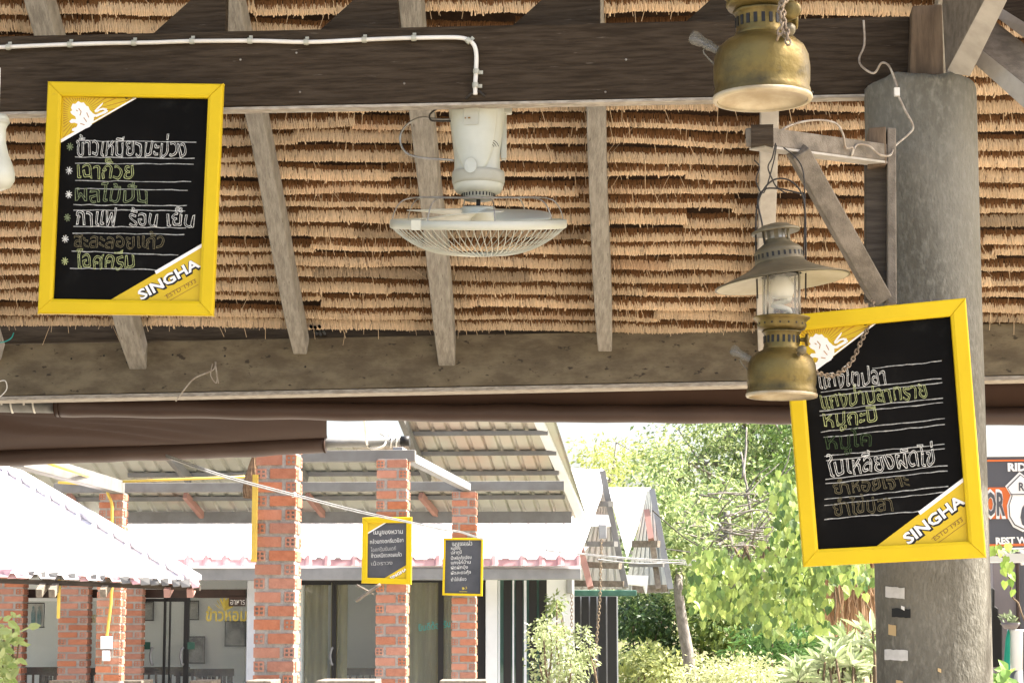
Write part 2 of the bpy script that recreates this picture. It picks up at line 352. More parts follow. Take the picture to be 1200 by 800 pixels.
for k in range(nrow):
    pitch = S0R[k+1]-S0R[k]; sb = s0+S0R[k]; vis = (S0R[k] < (onroof(523, -60, THO)-P0).dot(S)-s0)
    uL, uR = (-4.4, 3.4) if vis else (-6.8, 3.45)
    Vs = []; Fs = []; Cs = []; off = 0
    def push(r):
        global off
        V, Fm, C = r; Vs.append(V); Fs.append(Fm+off); Cs.append(C); off += len(V)
    # panels along the row
    edges = [uL]; 
    while edges[-1] < uR: edges.append(edges[-1]+rng.uniform(.5, 1.1))
    for e0, e1 in zip(edges[:-1], edges[1:]):
        sh = rng.uniform(-.10, .10)*pitch; tl = rng.uniform(-.08, .08)*pitch/.9; thick = rng.uniform(.82, 1.18); sd_ = rng.uniform(0, 60)
        tone = rng.uniform(.80, 1.08)*(.62 if rng.rand() < .07 else 1); step = .0048 if vis else .03
        K = max(3, int((e1-e0)/step)); u = np.linspace(e0, e1, K)+rng.normal(0, step*.30, K)
        w = wave(u, sd_)*.20*pitch+.07*pitch*wave(u*3.1, sd_+4); base = sb+sh+tl*(u-e0)+w
        bul = (.0255+.004*wave(u, sd_+9))*thick
        lipd = (1.0+.10*wave(u, sd_+3))*thick
        # lip strands, folded and stitched: two crossing layers
        for lay in (0, 1):
            jit = rng.normal(0, .016*pitch, K)+(rng.rand(K) < .02)*rng.uniform(-.3, 0, K)*pitch
            t = np.array([.27, .20, .07, -.05, -.10]); nn = np.array([.30, .78, 1.0, .80, .12])
            ps = base[:, None]+(pitch*lipd)[:, None]*t[None, :]+jit[:, None]*np.linspace(0, 1, 5)[None, :]
            if lay: ps = ps[:, [0, 1, 2, 3]]*1.0+.075*pitch; pn = bul[:, None]*(np.array([.0, .52, .92, 1.02]))[None, :]
            else: pn = bul[:, None]*nn[None, :]
            # stitch dimple
            st = np.exp(-((np.mod(u/.013, 1)-.5)**2)*20)*.5
            pn = pn-(st*(.004 if lay else .002))[:, None]+rng.normal(0, .0016, K)[:, None]
            g_ = rng.uniform(.80, 1.05, K)*tone*(1 if not lay else .97)
            dk = np.where(rng.rand(K) < .04, .6, 1.0)
            # patches of older, browner straw
            old = np.clip((wave(u, sd_+k)*.5+.3-.6)*6, 0, 1)*.4
            c = np.stack([.77*g_*dk*(1-old*.40), .59*g_*dk*(1-old*.60), .39*g_*dk*(1-old*.70)], -1)
            ln = rng.normal(.007 if lay else -.007, .002, K)
            push(blades(u+step*.5*lay, ps, pn, np.full(K, step*1.3)*rng.uniform(.85, 1.2, K), rng.uniform(.003, .005, K)*(1 if vis else 2), ln, c))
        # brown straw running up behind the next row's lip, darkened for the shade there
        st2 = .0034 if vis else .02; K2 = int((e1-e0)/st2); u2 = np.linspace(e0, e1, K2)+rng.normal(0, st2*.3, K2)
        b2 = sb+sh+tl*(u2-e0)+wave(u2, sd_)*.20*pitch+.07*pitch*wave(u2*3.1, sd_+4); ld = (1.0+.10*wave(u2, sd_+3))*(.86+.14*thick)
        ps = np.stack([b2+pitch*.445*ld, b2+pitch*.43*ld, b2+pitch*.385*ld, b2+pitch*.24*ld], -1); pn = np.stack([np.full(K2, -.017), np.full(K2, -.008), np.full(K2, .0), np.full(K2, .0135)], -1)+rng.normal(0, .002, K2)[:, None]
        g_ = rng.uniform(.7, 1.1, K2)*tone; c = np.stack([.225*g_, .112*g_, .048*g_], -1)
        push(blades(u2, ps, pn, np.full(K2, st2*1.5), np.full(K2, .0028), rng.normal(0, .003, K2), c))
        if vis:   # stray ends hanging out of the lip
            K3 = int((e1-e0)*24); u3 = rng.uniform(e0, e1, K3); b3 = np.interp(u3, u, base)
            ln3 = rng.exponential(.022, K3)+.008; big = rng.rand(K3) < .07; ln3[big] += .06
            t = np.linspace(0, 1, 4)[None, :]
            ps = b3[:, None]+.012-t*ln3[:, None]; pn = .014+t*(rng.uniform(0, .03, K3)+big*.02)[:, None]
            g_ = rng.uniform(.7, 1.1, K3); c = np.stack([.72*g_, .55*g_, .36*g_], -1)
            push(blades(u3, ps, pn, np.full(K3, .0022), np.full(K3, .0014), rng.normal(0, .008, K3)*(1+big*4), c))
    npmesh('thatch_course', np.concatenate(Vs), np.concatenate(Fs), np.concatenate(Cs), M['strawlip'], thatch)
# three cane ends poking out under the lowest row
mb = MB(); 
for i, (px, py) in enumerate(((364, 382), (369, 383), (374, 382))):
    a = onroof(px, py, .09); mb.tube([a, a-UU*.02+VV*.25], .006, 8)
mb.build('cane_ends', M['strawlip'], thatch)

# ---- rafters: pixel ends of the bottom face centre line
rafters = [((-8, 425), (-160, 0), 'far left rafter whose lower end shows at the left edge of the frame', .07),
           ((162, 441), (40, 0), 'leftmost long grey rafter passing behind the left yellow board', .078),
           ((352, 418), (270, 0), 'grey rafter between the left yellow board and the ceiling fan', .062),
           ((524, 437), (480, 0), 'broad pale grey rafter passing behind the ceiling fan', .075),
           ((708, 415), (694, 0), 'straight grey rafter right of the ceiling fan', .064),
           ((897, 415), (903, 0), 'pale rafter standing behind the two brass lanterns', .062),
           ((1084, 420), (1112, 0), 'rafter mostly hidden behind the concrete pillar', .064),
           ((-200, 432), (-400, 0), 'rafter beyond the left edge of the frame', .07),
           ((1275, 420), (1330, 0), 'rafter beyond the right edge of the frame', .064)]
for i, (e, t, lab, w) in enumerate(rafters):
    a = onroof(e[0], e[1], 0); b = onroof(t[0], t[1], 0); d = (b-a).normalized(); b = a+d*5.9
    mb = MB(); c0 = a-N*.048; c1 = b-N*.048
    # tapered worn end
    sd_ = d.cross(N).normalized(); rows = []; nseg = 26
    for j in range(nseg+1):
        t_ = j/nseg; p = c0.lerp(c1, t_); ww = w*(1 if j else .86)*(1+.03*sin(j*1.9+i)); off = sd_*.003*sin(j*.8+i*2)
        top = 0.048; bot = -.048*(1 if j else .8)
        rows.append([p+off-sd_*ww/2-N*bot*1 if False else p+off-sd_*ww/2+N*.048*(1 if j else .75), p+off+sd_*ww/2+N*.048*(1 if j else .75), p+off+sd_*ww/2-N*.048, p+off-sd_*ww/2-N*.048])
    vs = [q for r in rows for q in r]; fs = [(0, 1, 2, 3), tuple(nseg*4+k for k in (3, 2, 1, 0))]
    for j in range(nseg):
        for k in range(4): fs.append((j*4+k, (j+1)*4+k, (j+1)*4+(k+1) % 4, j*4+(k+1) % 4))
    mb.add(vs, fs)
    o = mb.build('rafter', M['palewood'] if i == 5 else M['rafter'], org=a); bevel(o, .005)  # skylight put into one rafter's colour by the paler wood
    if i != 7: tag(o, lab, 'rafter', 'rafters under the thatch')
    else: tag(o, lab, 'rafter', 'rafters under the thatch')

# ---- back plate beam (under rafter ends), bottom edge strip, dark board above
vP = 8.5
def plank(name, m, quad, v, thick, label=None, cat=None, parent=None, bev=.004, seg=1, group=None):
    pts = [av(x, y, v) for x, y in quad]; mb = MB(); mb.prism(pts, VV*thick)
    o = mb.build(name, m, parent, None if parent else (pts[0]+pts[2])/2); 
    if bev: bevel(o, bev)
    if label: tag(o, label, cat, group)
    return o
bp_ = av(500, 456, vP)
beam = thing('wall_plate_beam', bp_, 'long weathered brown beam carrying the lower ends of the rafters', 'beam')
plank('beam_board', M['plate'], [(-700, 478), (1500, 433), (1500, 372), (-700, 418)], vP, .10, parent=beam)
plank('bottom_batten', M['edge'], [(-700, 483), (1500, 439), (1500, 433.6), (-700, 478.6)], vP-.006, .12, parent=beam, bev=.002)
o = plank('eave_board', M['darkboard'], [(-700, 414.1), (1500, 377.7), (1500, 341.7), (-700, 377.6)], 8.66, .03, 'thin dark board behind the rafters just below the lowest thatch row', 'board')
# cuts in the eave board joints
# ---- tie beam
vT = 6.05
tb = thing('tie_beam', av(500, 123, vT), 'dark brown tie beam crossing the picture above the fan with pale bottom edge', 'beam')
plank('beam_board', M['tie'], [(-700, 145), (1066, 108.5), (1066, 19), (-700, 58)], vT, .05, parent=tb, bev=.004)
plank('bottom_edge', M['edge'], [(-700, 149), (1066, 112.5), (1066, 109.2), (-700, 145.7)], vT-.002, .05, parent=tb, bev=.001)  # pale strip stands in for light bounced onto the underside
for px, py in ((512, 12), (497, 160)):
    pass
# gussets standing behind the beam beside the rafters
for i, q in enumerate([[(165, 52), (264, 52), (266, -60), (287, -62)], [(358, 50), (470, 50), (462, -60), (474, -60)],
          [(583, 46), (703, 46), (703, -60), (704, -62)], [(785, 42), (880, 42), (880, -40), (870, -45)]]):
    (x0, y0), (x1, y1), (x2, y2), _ = q
    pts = [(x0, y0), (x1, y1), (x2, y2), (x0+ (y0+60)*1.12, -60)]
    if pts[3][0] > pts[2][0]: 
        yy = y0-(x2-x0)/1.12; pts = [(x0, y0), (x1, y1), (x2, yy)]
    pts = [av(x, y, vT+.17) for x, y in pts]; mb = MB(); mb.prism(pts, VV*.035); o = mb.build('gusset_board', M['tie']); bevel(o, .003)
    tag(o, ['dark triangular board above the beam over the left yellow menu board', 'dark triangular board above the beam left of the fan cable',
            'dark triangular board above the beam right of the fan', 'dark triangular board above the beam beside the upper lantern'][i], 'board', 'triangular boards on the tie beam')
    # low packer that ties it to the beam
# ---- conduit along the tie beam with clips, bending down to the fan
vc = vT-.012
pts = [(-690, 69), (-300, 62), (-60, 57), (0, 55.5), (60, 53), (120, 51), (180, 50), (222, 48.5), (300, 48), (360, 49.5), (420, 47), (470, 45), (520, 44), (543, 45), (554, 51), (558, 62), (558, 80), (557, 98), (557, 111)]
def smoothpts(P, n=4):
    P = [Vector(p) for p in P]; out = []
    for i in range(len(P)-1):
        a = P[max(i-1, 0)]; b = P[i]; c = P[i+1]; d = P[min(i+2, len(P)-1)]
        for k in range(n):
            t = k/n; out.append(.5*((2*b)+(c-a)*t+(2*a-5*b+4*c-d)*t*t+(3*b-a-3*c+d)*t**3))
    out.append(P[-1]); return out
cb = thing('conduit', av(280, 50, vc), 'white cable clipped along the top of the dark tie beam down to the fan', 'cable')
mb = MB(); mb.tube(smoothpts([av(x, y, vc) for x, y in pts]), .0062, 8); mb.build('cable', M['whitecable'], cb)
for x, y in ((10, 55.3), (82, 52.4), (157, 50.4), (225, 48.4), (293, 48), (359, 49.4), (427, 46.8), (485, 44.8), (549, 48), (558, 84), (557, 100)):
    mb = MB(); c = av(x, y, vc-.004); a, b = (UU, ZZ) if x < 540 else (ZZ, UU)
    if x == 549: a, b = (UU-ZZ).normalized(), (UU+ZZ).normalized()
    mb.lathe([(.0085, -.007), (.0092, 0), (.0085, .007)], c, 10, X=VV, Y=b, Z=a); mb.box(c+b*.012+VV*.012, .01, .012, .004, a, b, VV); mb.build('cable_clip', M['creamdark'], cb)

# ---- block post, hip struts by the pillar head
o = plank('post_block', M['block'], [(1066, 88), (1106, 88), (1104, 5), (1069, 7)], 5.98, .10, 'short brown wooden post standing on the beam end beside the pillar head', 'post')
# strut A: dark side face + pale underside, rising to the upper right towards the camera
def obox(name, pts8, m, label, cat, mats=None, fm=None):
    mb = MB(); mb.hexa(pts8); 
    if fm: mb.m = fm
    o = mb.build(name, mats or m); bevel(o, .003); return tag(o, label, cat)
sa = [av(1108, 86, 5.95), av(1137, 90, 5.90), av(1187, -12, 5.45), av(1160, -12, 5.50)]     # pale underside quad
upv = [av(1104, 5, 5.98), av(1131, 6, 5.93), av(1150, -120, 5.47), av(1122, -120, 5.52)]
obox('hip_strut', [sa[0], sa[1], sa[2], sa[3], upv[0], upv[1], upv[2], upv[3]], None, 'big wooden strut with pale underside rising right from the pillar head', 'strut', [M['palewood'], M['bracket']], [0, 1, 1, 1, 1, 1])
sb_ = [av(1138, 72, 5.97), av(1140, 50, 5.97), av(1212, 108, 5.75), av(1214, 140, 5.75)]
ub = [p+ZZ*.125+VV*.14+UU*.05 for p in sb_]
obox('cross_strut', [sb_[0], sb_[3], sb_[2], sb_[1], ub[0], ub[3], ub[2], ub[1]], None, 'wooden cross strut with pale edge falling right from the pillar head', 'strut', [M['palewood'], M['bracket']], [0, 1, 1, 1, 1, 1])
sc_ = [av(1166, 20, 6.02), av(1171, 8, 6.02), av(1216, 36, 5.85), av(1214, 56, 5.85)]
ub = [p+ZZ*.10+VV*.12+UU*.04 for p in sc_]
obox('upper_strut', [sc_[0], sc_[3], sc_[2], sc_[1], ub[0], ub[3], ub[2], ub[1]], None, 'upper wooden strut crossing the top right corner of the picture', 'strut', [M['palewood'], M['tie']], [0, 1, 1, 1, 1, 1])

# ================================================================ PILLAR
pc = at(1086.5, 445, 5.98); R = .1535; ztop = at(1077, 86, 5.84).z
pil = thing('concrete_pillar', (pc.x, pc.y, 0), 'round mossy grey concrete pillar holding up the roof at right', 'pillar')
mb = MB(); mb.smooth = True; n = 72; vs = []; zs = list(np.linspace(0.05, ztop-.02, 60))+[ztop-.008, ztop]
for j, z in enumerate(zs):
    for k in range(n):
        t = 2*pi*k/n; r = R*(1+.004*sin(3*t+z*2)+.003*sin(7*t+z*5))
        if j == len(zs)-1: r -= .008
        vs.append((pc.x+cos(t)*r, pc.y+sin(t)*r, z+(.006*sin(t*5)+.004*sin(t*11+1) if j >= len(zs)-2 else 0)))
fs = [(j*n+k, j*n+(k+1) % n, (j+1)*n+(k+1) % n, (j+1)*n+k) for j in range(len(zs)-1) for k in range(n)]
mb.add(vs, fs); mb.add([vs[(len(zs)-1)*n+k] for k in range(n)], [tuple(range(n))], False)
mb.build('shaft', M['pillar'], pil)
def onpillar(px, py, lift=.0015):
    d = ray(px, py); dx, dy = d.x, d.y; ox, oy = CAM.x-pc.x, CAM.y-pc.y; r = R*1.006+lift
    A = dx*dx+dy*dy; B = 2*(ox*dx+oy*dy); C_ = ox*ox+oy*oy-r*r; t = (-B-sqrt(max(B*B-4*A*C_, 0)))/(2*A); return CAM+d*t
def patch(name, x0, y0, x1, y1, m, jag=1.2):
    mb = MB(); n_ = 8; rw = random.Random(int(x0+y0)); top = []; bot = []
    for i in range(n_+1):
        x = x0+(x1-x0)*i/n_; e = rw.uniform(-jag, jag)*.5; top.append((x, y0+e+(i/n_)*1.5)); bot.append((x, y1+rw.uniform(-jag, jag)*.5+(i/n_)*2))
    vs = [onpillar(*p, .0022) for p in top]+[onpillar(*p, .0022) for p in bot]+[onpillar(*p, .0) for p in top]+[onpillar(*p, .0) for p in bot]
    k = n_+1; fs = [(i, i+1, k+i+1, k+i) for i in range(n_)]+[(i, i+1, 2*k+i+1, 2*k+i) for i in range(n_)]+[(k+i, k+i+1, 3*k+i+1, 3*k+i) for i in range(n_)]+[(0, k, 3*k, 2*k), (n_, k+n_, 3*k+n_, 2*k+n_)]
    mb.add(vs, fs); mb.build(name, m, pil)
patch('tape_patch', 1037.5, 687, 1060, 699, M['tape']); patch('tape_patch', 1036.5, 760, 1064, 772, M['tape'])
patch('dark_patch', 1045, 712, 1067, 722, M['blackink']); patch('tan_patch', 1041, 731, 1050, 743, M['tan'], .6); patch('tan_patch', 1050, 796, 1058, 806, M['tan'], .6)
patch('nail_head', 1056, 709, 1060, 713, M['white'], .2); patch('nail_head', 1099, 782, 1103, 786, M['tan'], .2)

# ================================================================ LANTERN BRACKET on the pillar
vb = 5.78
br = thing('lantern_bracket', av(1035, 360, vb), 'wooden bracket with arm and diagonal brace nailed to the pillar', 'bracket')
def bar(name, q, v0, thick, m, parent, v1=None, bev=.003):
    pts = [av(x, y, v0 if (v1 is None or i in (0, 3)) else v1) for i, (x, y) in enumerate(q)]; mb = MB(); mb.prism(pts, VV*thick); o = mb.build(name, m, parent); bevel(o, bev); return o
bar('upright', [(1014, 352), (1046, 352), (1046, 182), (1014, 180)], vb, .05, M['darkboard'], br)
bar('upright_edge', [(1040, 356), (1051, 356), (1050, 150), (1040, 149)], vb-.03, .11, M['bracket'], br)
bar('end_block', [(1017, 196), (1039, 193), (1038, 148), (1018, 150)], vb-.035, .09, M['block'], br)
# arm: from pillar to upper left, pale underside
a0 = av(1038, 181, 5.79); a1 = av(882, 160, 5.33)
mb = MB(); mb.beam(a0, a1, .045, .046); o = mb.build('arm', [M['bracket']], br); bevel(o, .003)
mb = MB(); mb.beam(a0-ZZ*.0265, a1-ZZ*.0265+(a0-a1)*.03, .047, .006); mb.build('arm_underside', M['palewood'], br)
b0 = av(934, 176, 5.45); b1 = av(1031, 349, 5.72)
mb = MB(); d = (b1-b0).normalized(); mb.beam(b0, b1, .05, .062, up=-VV); o = mb.build('brace', M['bracket'], br); bevel(o, .003)
mb = MB(); mb.beam(a1-UU*.004, a1+UU*.05, .049, .0475); mb.build('arm_tip', M['tie'], br)
# nail heads on the tie beam and the back plate
rn = random.Random(9)
for i in range(9):
    x = rn.uniform(20, 1000); y = rn.choice((62, 70, 98, 108)); c = av(x, y, vT-.0005); mb = MB(); mb.lathe([(0, .0022), (.0028, .0016), (.0034, 0)], c, 8, X=UU, Y=ZZ, Z=-VV); mb.build('nail_head', M['steel'], tb)
for i in range(12):
    x = rn.uniform(20, 1180); y = rn.uniform(408, 440); c = av(x, y, vP-.0005); mb = MB(); mb.lathe([(0, .003), (.0035, .002), (.0042, 0)], c, 8, X=UU, Y=ZZ, Z=-VV); mb.build('nail_head', M['blackink'], beam)
# ================================================================ MENU BOARDS
LIONB = [(168, 95), (172, 85), (178, 86), (185, 79), (192, 83), (198, 82), (204, 90), (209, 92), (212, 100), (218, 106), (222, 116), (221, 126), (214, 131), (213, 139), (204, 143), (193, 146),
         (180, 151), (170, 149), (171, 144), (181, 140), (184, 133), (177, 130), (168, 131), (164, 127), (170, 121), (180, 122), (178, 115), (170, 110), (166, 104), (171, 101)]
LIONT = [(216, 110), (226, 114), (240, 108), (250, 104), (252, 100), (243, 97), (236, 99), (228, 104), (224, 103), (233, 94), (239, 88), (243, 83)]
def toboard(x, y):
    return (x-58+12*(y-97)/271)/205, (y-97-3*(x-58)/205)/271
def chalkboard(label, corners, v, group, lines, rules, stars=(), tpl=True, far=False, face='board', extra=None):
    C4 = [av(x, y, v) for x, y in corners]; tl, tr, brr, bl = C4
    ctr = (tl+tr+brr+bl)/4
    root = thing('menu_board', ctr, label, 'menu board', group)
    nr = -VV
    def P(a, b, n=0.0): return tl*(1-a)*(1-b)+tr*a*(1-b)+brr*a*b+bl*(1-a)*b+nr*n
    def Q(x, y, n=0.0): a, b = toboard(x, y); return P(a, b, n)
    wM = (tr-tl).length; hM = (bl-tl).length; fw = .0415 if tpl else .020; th = .020; fa = fw/wM; fb = fw/hM
    # frame rails with an inner step, mitred
    outer = [(0, 0), (1, 0), (1, 1), (0, 1)]; inner = [(fa, fb), (1-fa, fb), (1-fa, 1-fb), (fa, 1-fb)]
    mid = [(fa*.80, fb*.80), (1-fa*.80, fb*.80), (1-fa*.80, 1-fb*.80), (fa*.80, 1-fb*.80)]; o2 = [(fa*.08, fb*.08), (1-fa*.08, fb*.08), (1-fa*.08, 1-fb*.08), (fa*.08, 1-fb*.08)]
    for k in range(4):
        j = (k+1) % 4; prof = []
        for (A, n_) in ((outer, -.002), (outer, th*.8), (o2, th), (mid, th), (inner, th*.80), (inner, -.002)): prof.append((P(*A[k], n_), P(*A[j], n_)))
        mb = MB(); vs = [p for pr in prof for p in pr]; m_ = len(prof)
        fs = [(2*i, 2*i+1, 2*((i+1) % m_)+1, 2*((i+1) % m_)) for i in range(m_)]+[tuple(2*i for i in range(m_)), tuple(2*i+1 for i in range(m_))]
        mb.add(vs, fs); o = mb.build('frame_rail', M['yellow'], root); bevel(o, .0015, 2)
    mb = MB(); mb.hexa([P(fa*.9, 1-fb*.9, -.001), P(1-fa*.9, 1-fb*.9, -.001), P(1-fa*.9, fb*.9, -.001), P(fa*.9, fb*.9, -.001),
                        P(fa*.9, 1-fb*.9, .004), P(1-fa*.9, 1-fb*.9, .004), P(1-fa*.9, fb*.9, .004), P(fa*.9, fb*.9, .004)])
    mb.build('writing_panel', M[face], root)
    L0 = .004
    def poly(name, pts, m, n0, parent=root, t=.0006, strip=False):
        mb = MB()
        q = [Q(x, y, n0) for x, y in pts]; mb.prism(q, nr*t); return mb.build(name, m, parent)
    if tpl:
        tp = poly('corner_print', [(73, 114), (160, 116.5), (75, 166), (72, 166)], M['yellowprint'], L0)
        bpn = poly('logo_print', [(240, 288), (236.5, 355), (128, 353)], M['yellowprint'], L0)
        # rays
        if not far:
            mb = MB(); c = (95, 134)
            for i in range(46):
                t = 2*pi*i/46; dx, dy = cos(t), sin(t); r0 = 15; r1 = 80
                for edge in ('x', 'y', 'h'):
                    if edge == 'x' and dx < 0: r1 = min(r1, (c[0]-75)/-dx)
                    if edge == 'y' and dy < 0: r1 = min(r1, (c[1]-115.5)/-dy)
                    if edge == 'h':
                        den = dx*49.5+dy*85
                        if den > 0: r1 = min(r1, -((c[0]-160)*49.5+(c[1]-116.5)*85)/den-2)
                if r1 <= 11: continue
                r0 = min(r0, r1-3); w = .5; nx_, ny_ = -dy*w, dx*w; p0 = (c[0]+dx*r0, c[1]+dy*r0); p1 = (c[0]+dx*r1, c[1]+dy*r1)
                q = [Q(p0[0]-nx_*.4, p0[1]-ny_*.4, L0+.0009), Q(p0[0]+nx_*.4, p0[1]+ny_*.4, L0+.0009), Q(p1[0]+nx_, p1[1]+ny_, L0+.0009), Q(p1[0]-nx_, p1[1]-ny_, L0+.0009)]
                mb.add(q, [(0, 1, 2, 3)])
            mb.build('ray_print', M['ray'], tp)
            mb = MB()
            q = [Q(x/2, 80+y/2, L0+.0012) for x, y in LIONB]; mb.prism(q, nr*.0005)
            mb.build('lion_print', M['white'], tp)
            mb = MB()
            ws = [3.2, 3, 2.6, 3.4, 3.2, 2.2, 2.0, 1.8, 1.6, 2.2, 1.8, .6]
            for i in range(len(LIONT)-1):
                (xa, ya), (xb, yb) = LIONT[i], LIONT[i+1]; l = sqrt((xb-xa)**2+(yb-ya)**2); nx_, ny_ = -(yb-ya)/l, (xb-xa)/l
                mb.add([Q((xa+nx_*ws[i])/2, 80+(ya+ny_*ws[i])/2, L0+.0014+i*.00002), Q((xa-nx_*ws[i])/2, 80+(ya-ny_*ws[i])/2, L0+.0014+i*.00002), Q((xb-nx_*ws[i+1])/2, 80+(yb-ny_*ws[i+1])/2, L0+.0014+i*.00002), Q((xb+nx_*ws[i+1])/2, 80+(yb+ny_*ws[i+1])/2, L0+.0014+i*.00002)], [(0, 1, 2, 3)])
            mb.build('lion_tail_print', M['white'], tp)
            mb = MB()   # darker outline marks on the lion
            for a_, b_ in (((186, 96), (192, 104)), ((192, 104), (189, 113)), ((198, 118), (205, 128)), ((180, 100), (184, 103)), ((205, 106), (210, 118)), ((190, 132), (200, 135))):
                (xa, ya), (xb, yb) = a_, b_; l = sqrt((xb-xa)**2+(yb-ya)**2); nx_, ny_ = -(yb-ya)/l*.9, (xb-xa)/l*.9
                mb.add([Q((xa+nx_)/2, 80+(ya+ny_)/2, L0+.0021), Q((xa-nx_)/2, 80+(ya-ny_)/2, L0+.0021), Q((xb-nx_)/2, 80+(yb-ny_)/2, L0+.0021), Q((xb+nx_)/2, 80+(yb+ny_)/2, L0+.0021)], [(0, 1, 2, 3)])
            mb.build('lion_line_print', M['ray'], tp)
        poly('white_stripe', [(72, 164.5), (108, 144), (108.5, 147.5), (72, 168.5)] if not far else [(72, 163), (160, 114), (160, 119), (72, 169)], M['white'], L0+.0008)
        if not far:
            poly('white_stripe', [(108, 144.5), (158, 115.8), (161, 116.0), (108.3, 146.2)], M['white'], L0+.0009)
            poly('white_stripe', [(182, 318.5), (240, 284.8), (240, 289), (184, 322)], M['white'], L0+.0008)
        # brand lettering
        a, b = (166.5, 352), (236.5, 312.5)
        mb = MB(); letters(mb, 'SINGHA', Q(a[0]+1, a[1]+.9, L0), Q(b[0]+1.1, b[1]+.9, L0), 11.6/271*hM, nr, bold=.085 if not far else .04, lift=.0012)
        mb.build('logo_shadow_lettering', M['blackink'], bpn)
        mb = MB(); letters(mb, 'SINGHA', Q(a[0], a[1], L0), Q(b[0]-.6, b[1]+.3, L0), 11.2/271*hM, nr, bold=.028, lift=.0020)
        mb.build('logo_lettering', M['white'], bpn)
        if not far:
            mb = MB(); letters(mb, 'ESTD 1933', Q(197, 350, L0), Q(231, 331.5, L0), 4.6/271*hM, nr, bold=0, lift=.0014); mb.build('date_lettering', M['brownink'], bpn)
            mb = MB()
            for (xa, ya), (xb, yb) in (((193, 347.5), (229.5, 327)), ((196.5, 354), (233, 333.5))):
                mb.add([Q(xa, ya, L0+.0012), Q(xb, yb, L0+.0012), Q(xb, yb+.6, L0+.0012), Q(xa, ya+.6, L0+.0012)], [(0, 1, 2, 3)])
            mb.build('date_rule_print', M['brownink'], bpn)
            for x in (149, 158, 166):
                mb = MB(); c = Q(x, 114.8, L0); mb.lathe([(.0001, .0036), (.0045, .003), (.0055, 0)], c, 12, X=(tr-tl).normalized(), Y=ZZ, Z=nr); mb.build('screw', M['steel'] if x == 158 else M['blackink'], root)
    pxm = v/F
    for ln in lines:
        s, x0, y0, x1, y1, h, m = ln; mb = MB()
        p0 = av(x0, y0, v-L0); p1 = av(x1, y1, v-L0)
        if far: letters(mb, s, p0, p1, h*pxm, nr, bold=.01, wob=.06, lift=.0015, cap='ก', res=1)
        else: letters(mb, s, p0, p1, h*pxm, nr, outline=.0155, wob=.14, lift=.0016, cap='ก')
        mb.build('chalk_lettering', M[m], root)
    rr = random.Random(len(lines))
    for x0, y0, x1, y1 in rules:
        mb = MB(); n_ = 14; prev = None
        for i in range(n_+1):
            t = i/n_; x = x0+(x1-x0)*t; y = y0+(y1-y0)*t+rr.uniform(-.55, .55); w = rr.uniform(.35, .65)*(.8 if far else 1)
            a_ = av(x, y-w, v-L0-.0012); b_ = av(x, y+w, v-L0-.0012)
            if prev: mb.add([prev[0], a_, b_, prev[1]], [(0, 1, 2, 3)])
            prev = (a_, b_)
        mb.build('chalk_line', M['ch_line'], root)
    for x, y, m in stars:
        mb = MB()
        for k in range(4):
            t = pi*k/4+.2; dx, dy = cos(t)*4, sin(t)*4.6; nx_, ny_ = -sin(t)*.55, cos(t)*.55
            mb.add([av(x-dx+nx_, y-dy+ny_, v-L0-.0012-k*.0001), av(x-dx-nx_, y-dy-ny_, v-L0-.0012-k*.0001), av(x+dx-nx_, y+dy-ny_, v-L0-.0012-k*.0001), av(x+dx+nx_, y+dy+ny_, v-L0-.0012-k*.0001)], [(0, 1, 2, 3)])
        mb.build('chalk_star', M[m], root)
    if extra: extra(root, P, Q, nr)
    return root
GB = 'yellow framed chalkboard menus'
z1 = lambda x, y: (x/2, 80+y/2)
L1 = [('ข้าวเหนียวมะม่วง', 89, 182, 218, 184, 17.5, 'ch_white'), ('เฉาก๊วย', 90, 208.5, 156, 210, 16, 'ch_green'), ('ผลไม้ปั่น', 88, 236, 173, 237.5, 15.5, 'ch_dim'),
      ('กาแฟ', 89, 264, 137, 264.5, 17, 'ch_white'), ('ร้อน', 151, 264.5, 184, 265, 15, 'ch_white'), ('เย็น', 195, 265, 227, 266, 15, 'ch_white'),
      ('สะละลอยแก้ว', 86, 290, 192, 291, 14, 'ch_brown'), ('ไอศครีม', 88, 314, 157, 315, 16, 'ch_green')]
R1 = [(90, 165, 230, 167), (88, 184, 228, 186), (88, 191.5, 227, 192.5), (88, 212, 224, 213), (88, 221, 220, 223), (86, 240, 219, 241), (86, 246, 217, 247), (86, 265, 218, 267),
      (85, 273, 216, 275), (84, 294, 209, 299), (82, 314, 183, 316)]
S1 = [(82, 172, 'ch_dim'), (81, 200, 'ch_white'), (80.5, 228, 'ch_white'), (79, 255, 'ch_dim'), (76.5, 280, 'ch_white'), (76, 306, 'ch_green')]
chalkboard('yellow framed chalkboard hanging straight at upper left below the dark beam', [(58, 97), (263, 100), (251, 371), (46, 368)], 5.95, GB, L1, R1, S1)
w = lambda x, y: (900+x/2.4233, 340+y/2.4233)
def TL(s, x0, y0, x1, y1, h, m): a = w(x0, y0); b = w(x1, y1); return (s, a[0], a[1], b[0], b[1], h, m)
L2 = [TL('แกงไตปลา', 145, 277, 335, 266, 16, 'ch_white'), TL('แกงป่าปลาทราย', 152, 337, 452, 303, 15, 'ch_green'), TL('หมูกะปิ', 160, 388, 310, 374, 14.5, 'ch_green'),
      TL('หมูโค', 167, 453, 295, 440, 14.5, 'ch_dk'), TL('ใบเหลียงผัดไข่', 172, 528, 476, 494, 17, 'ch_white'), TL('ยำหอยเจาะ', 188, 580, 402, 556, 12, 'ch_brown'), TL('ยำไข่ปลา', 188, 640, 356, 624, 14, 'ch_brown')]
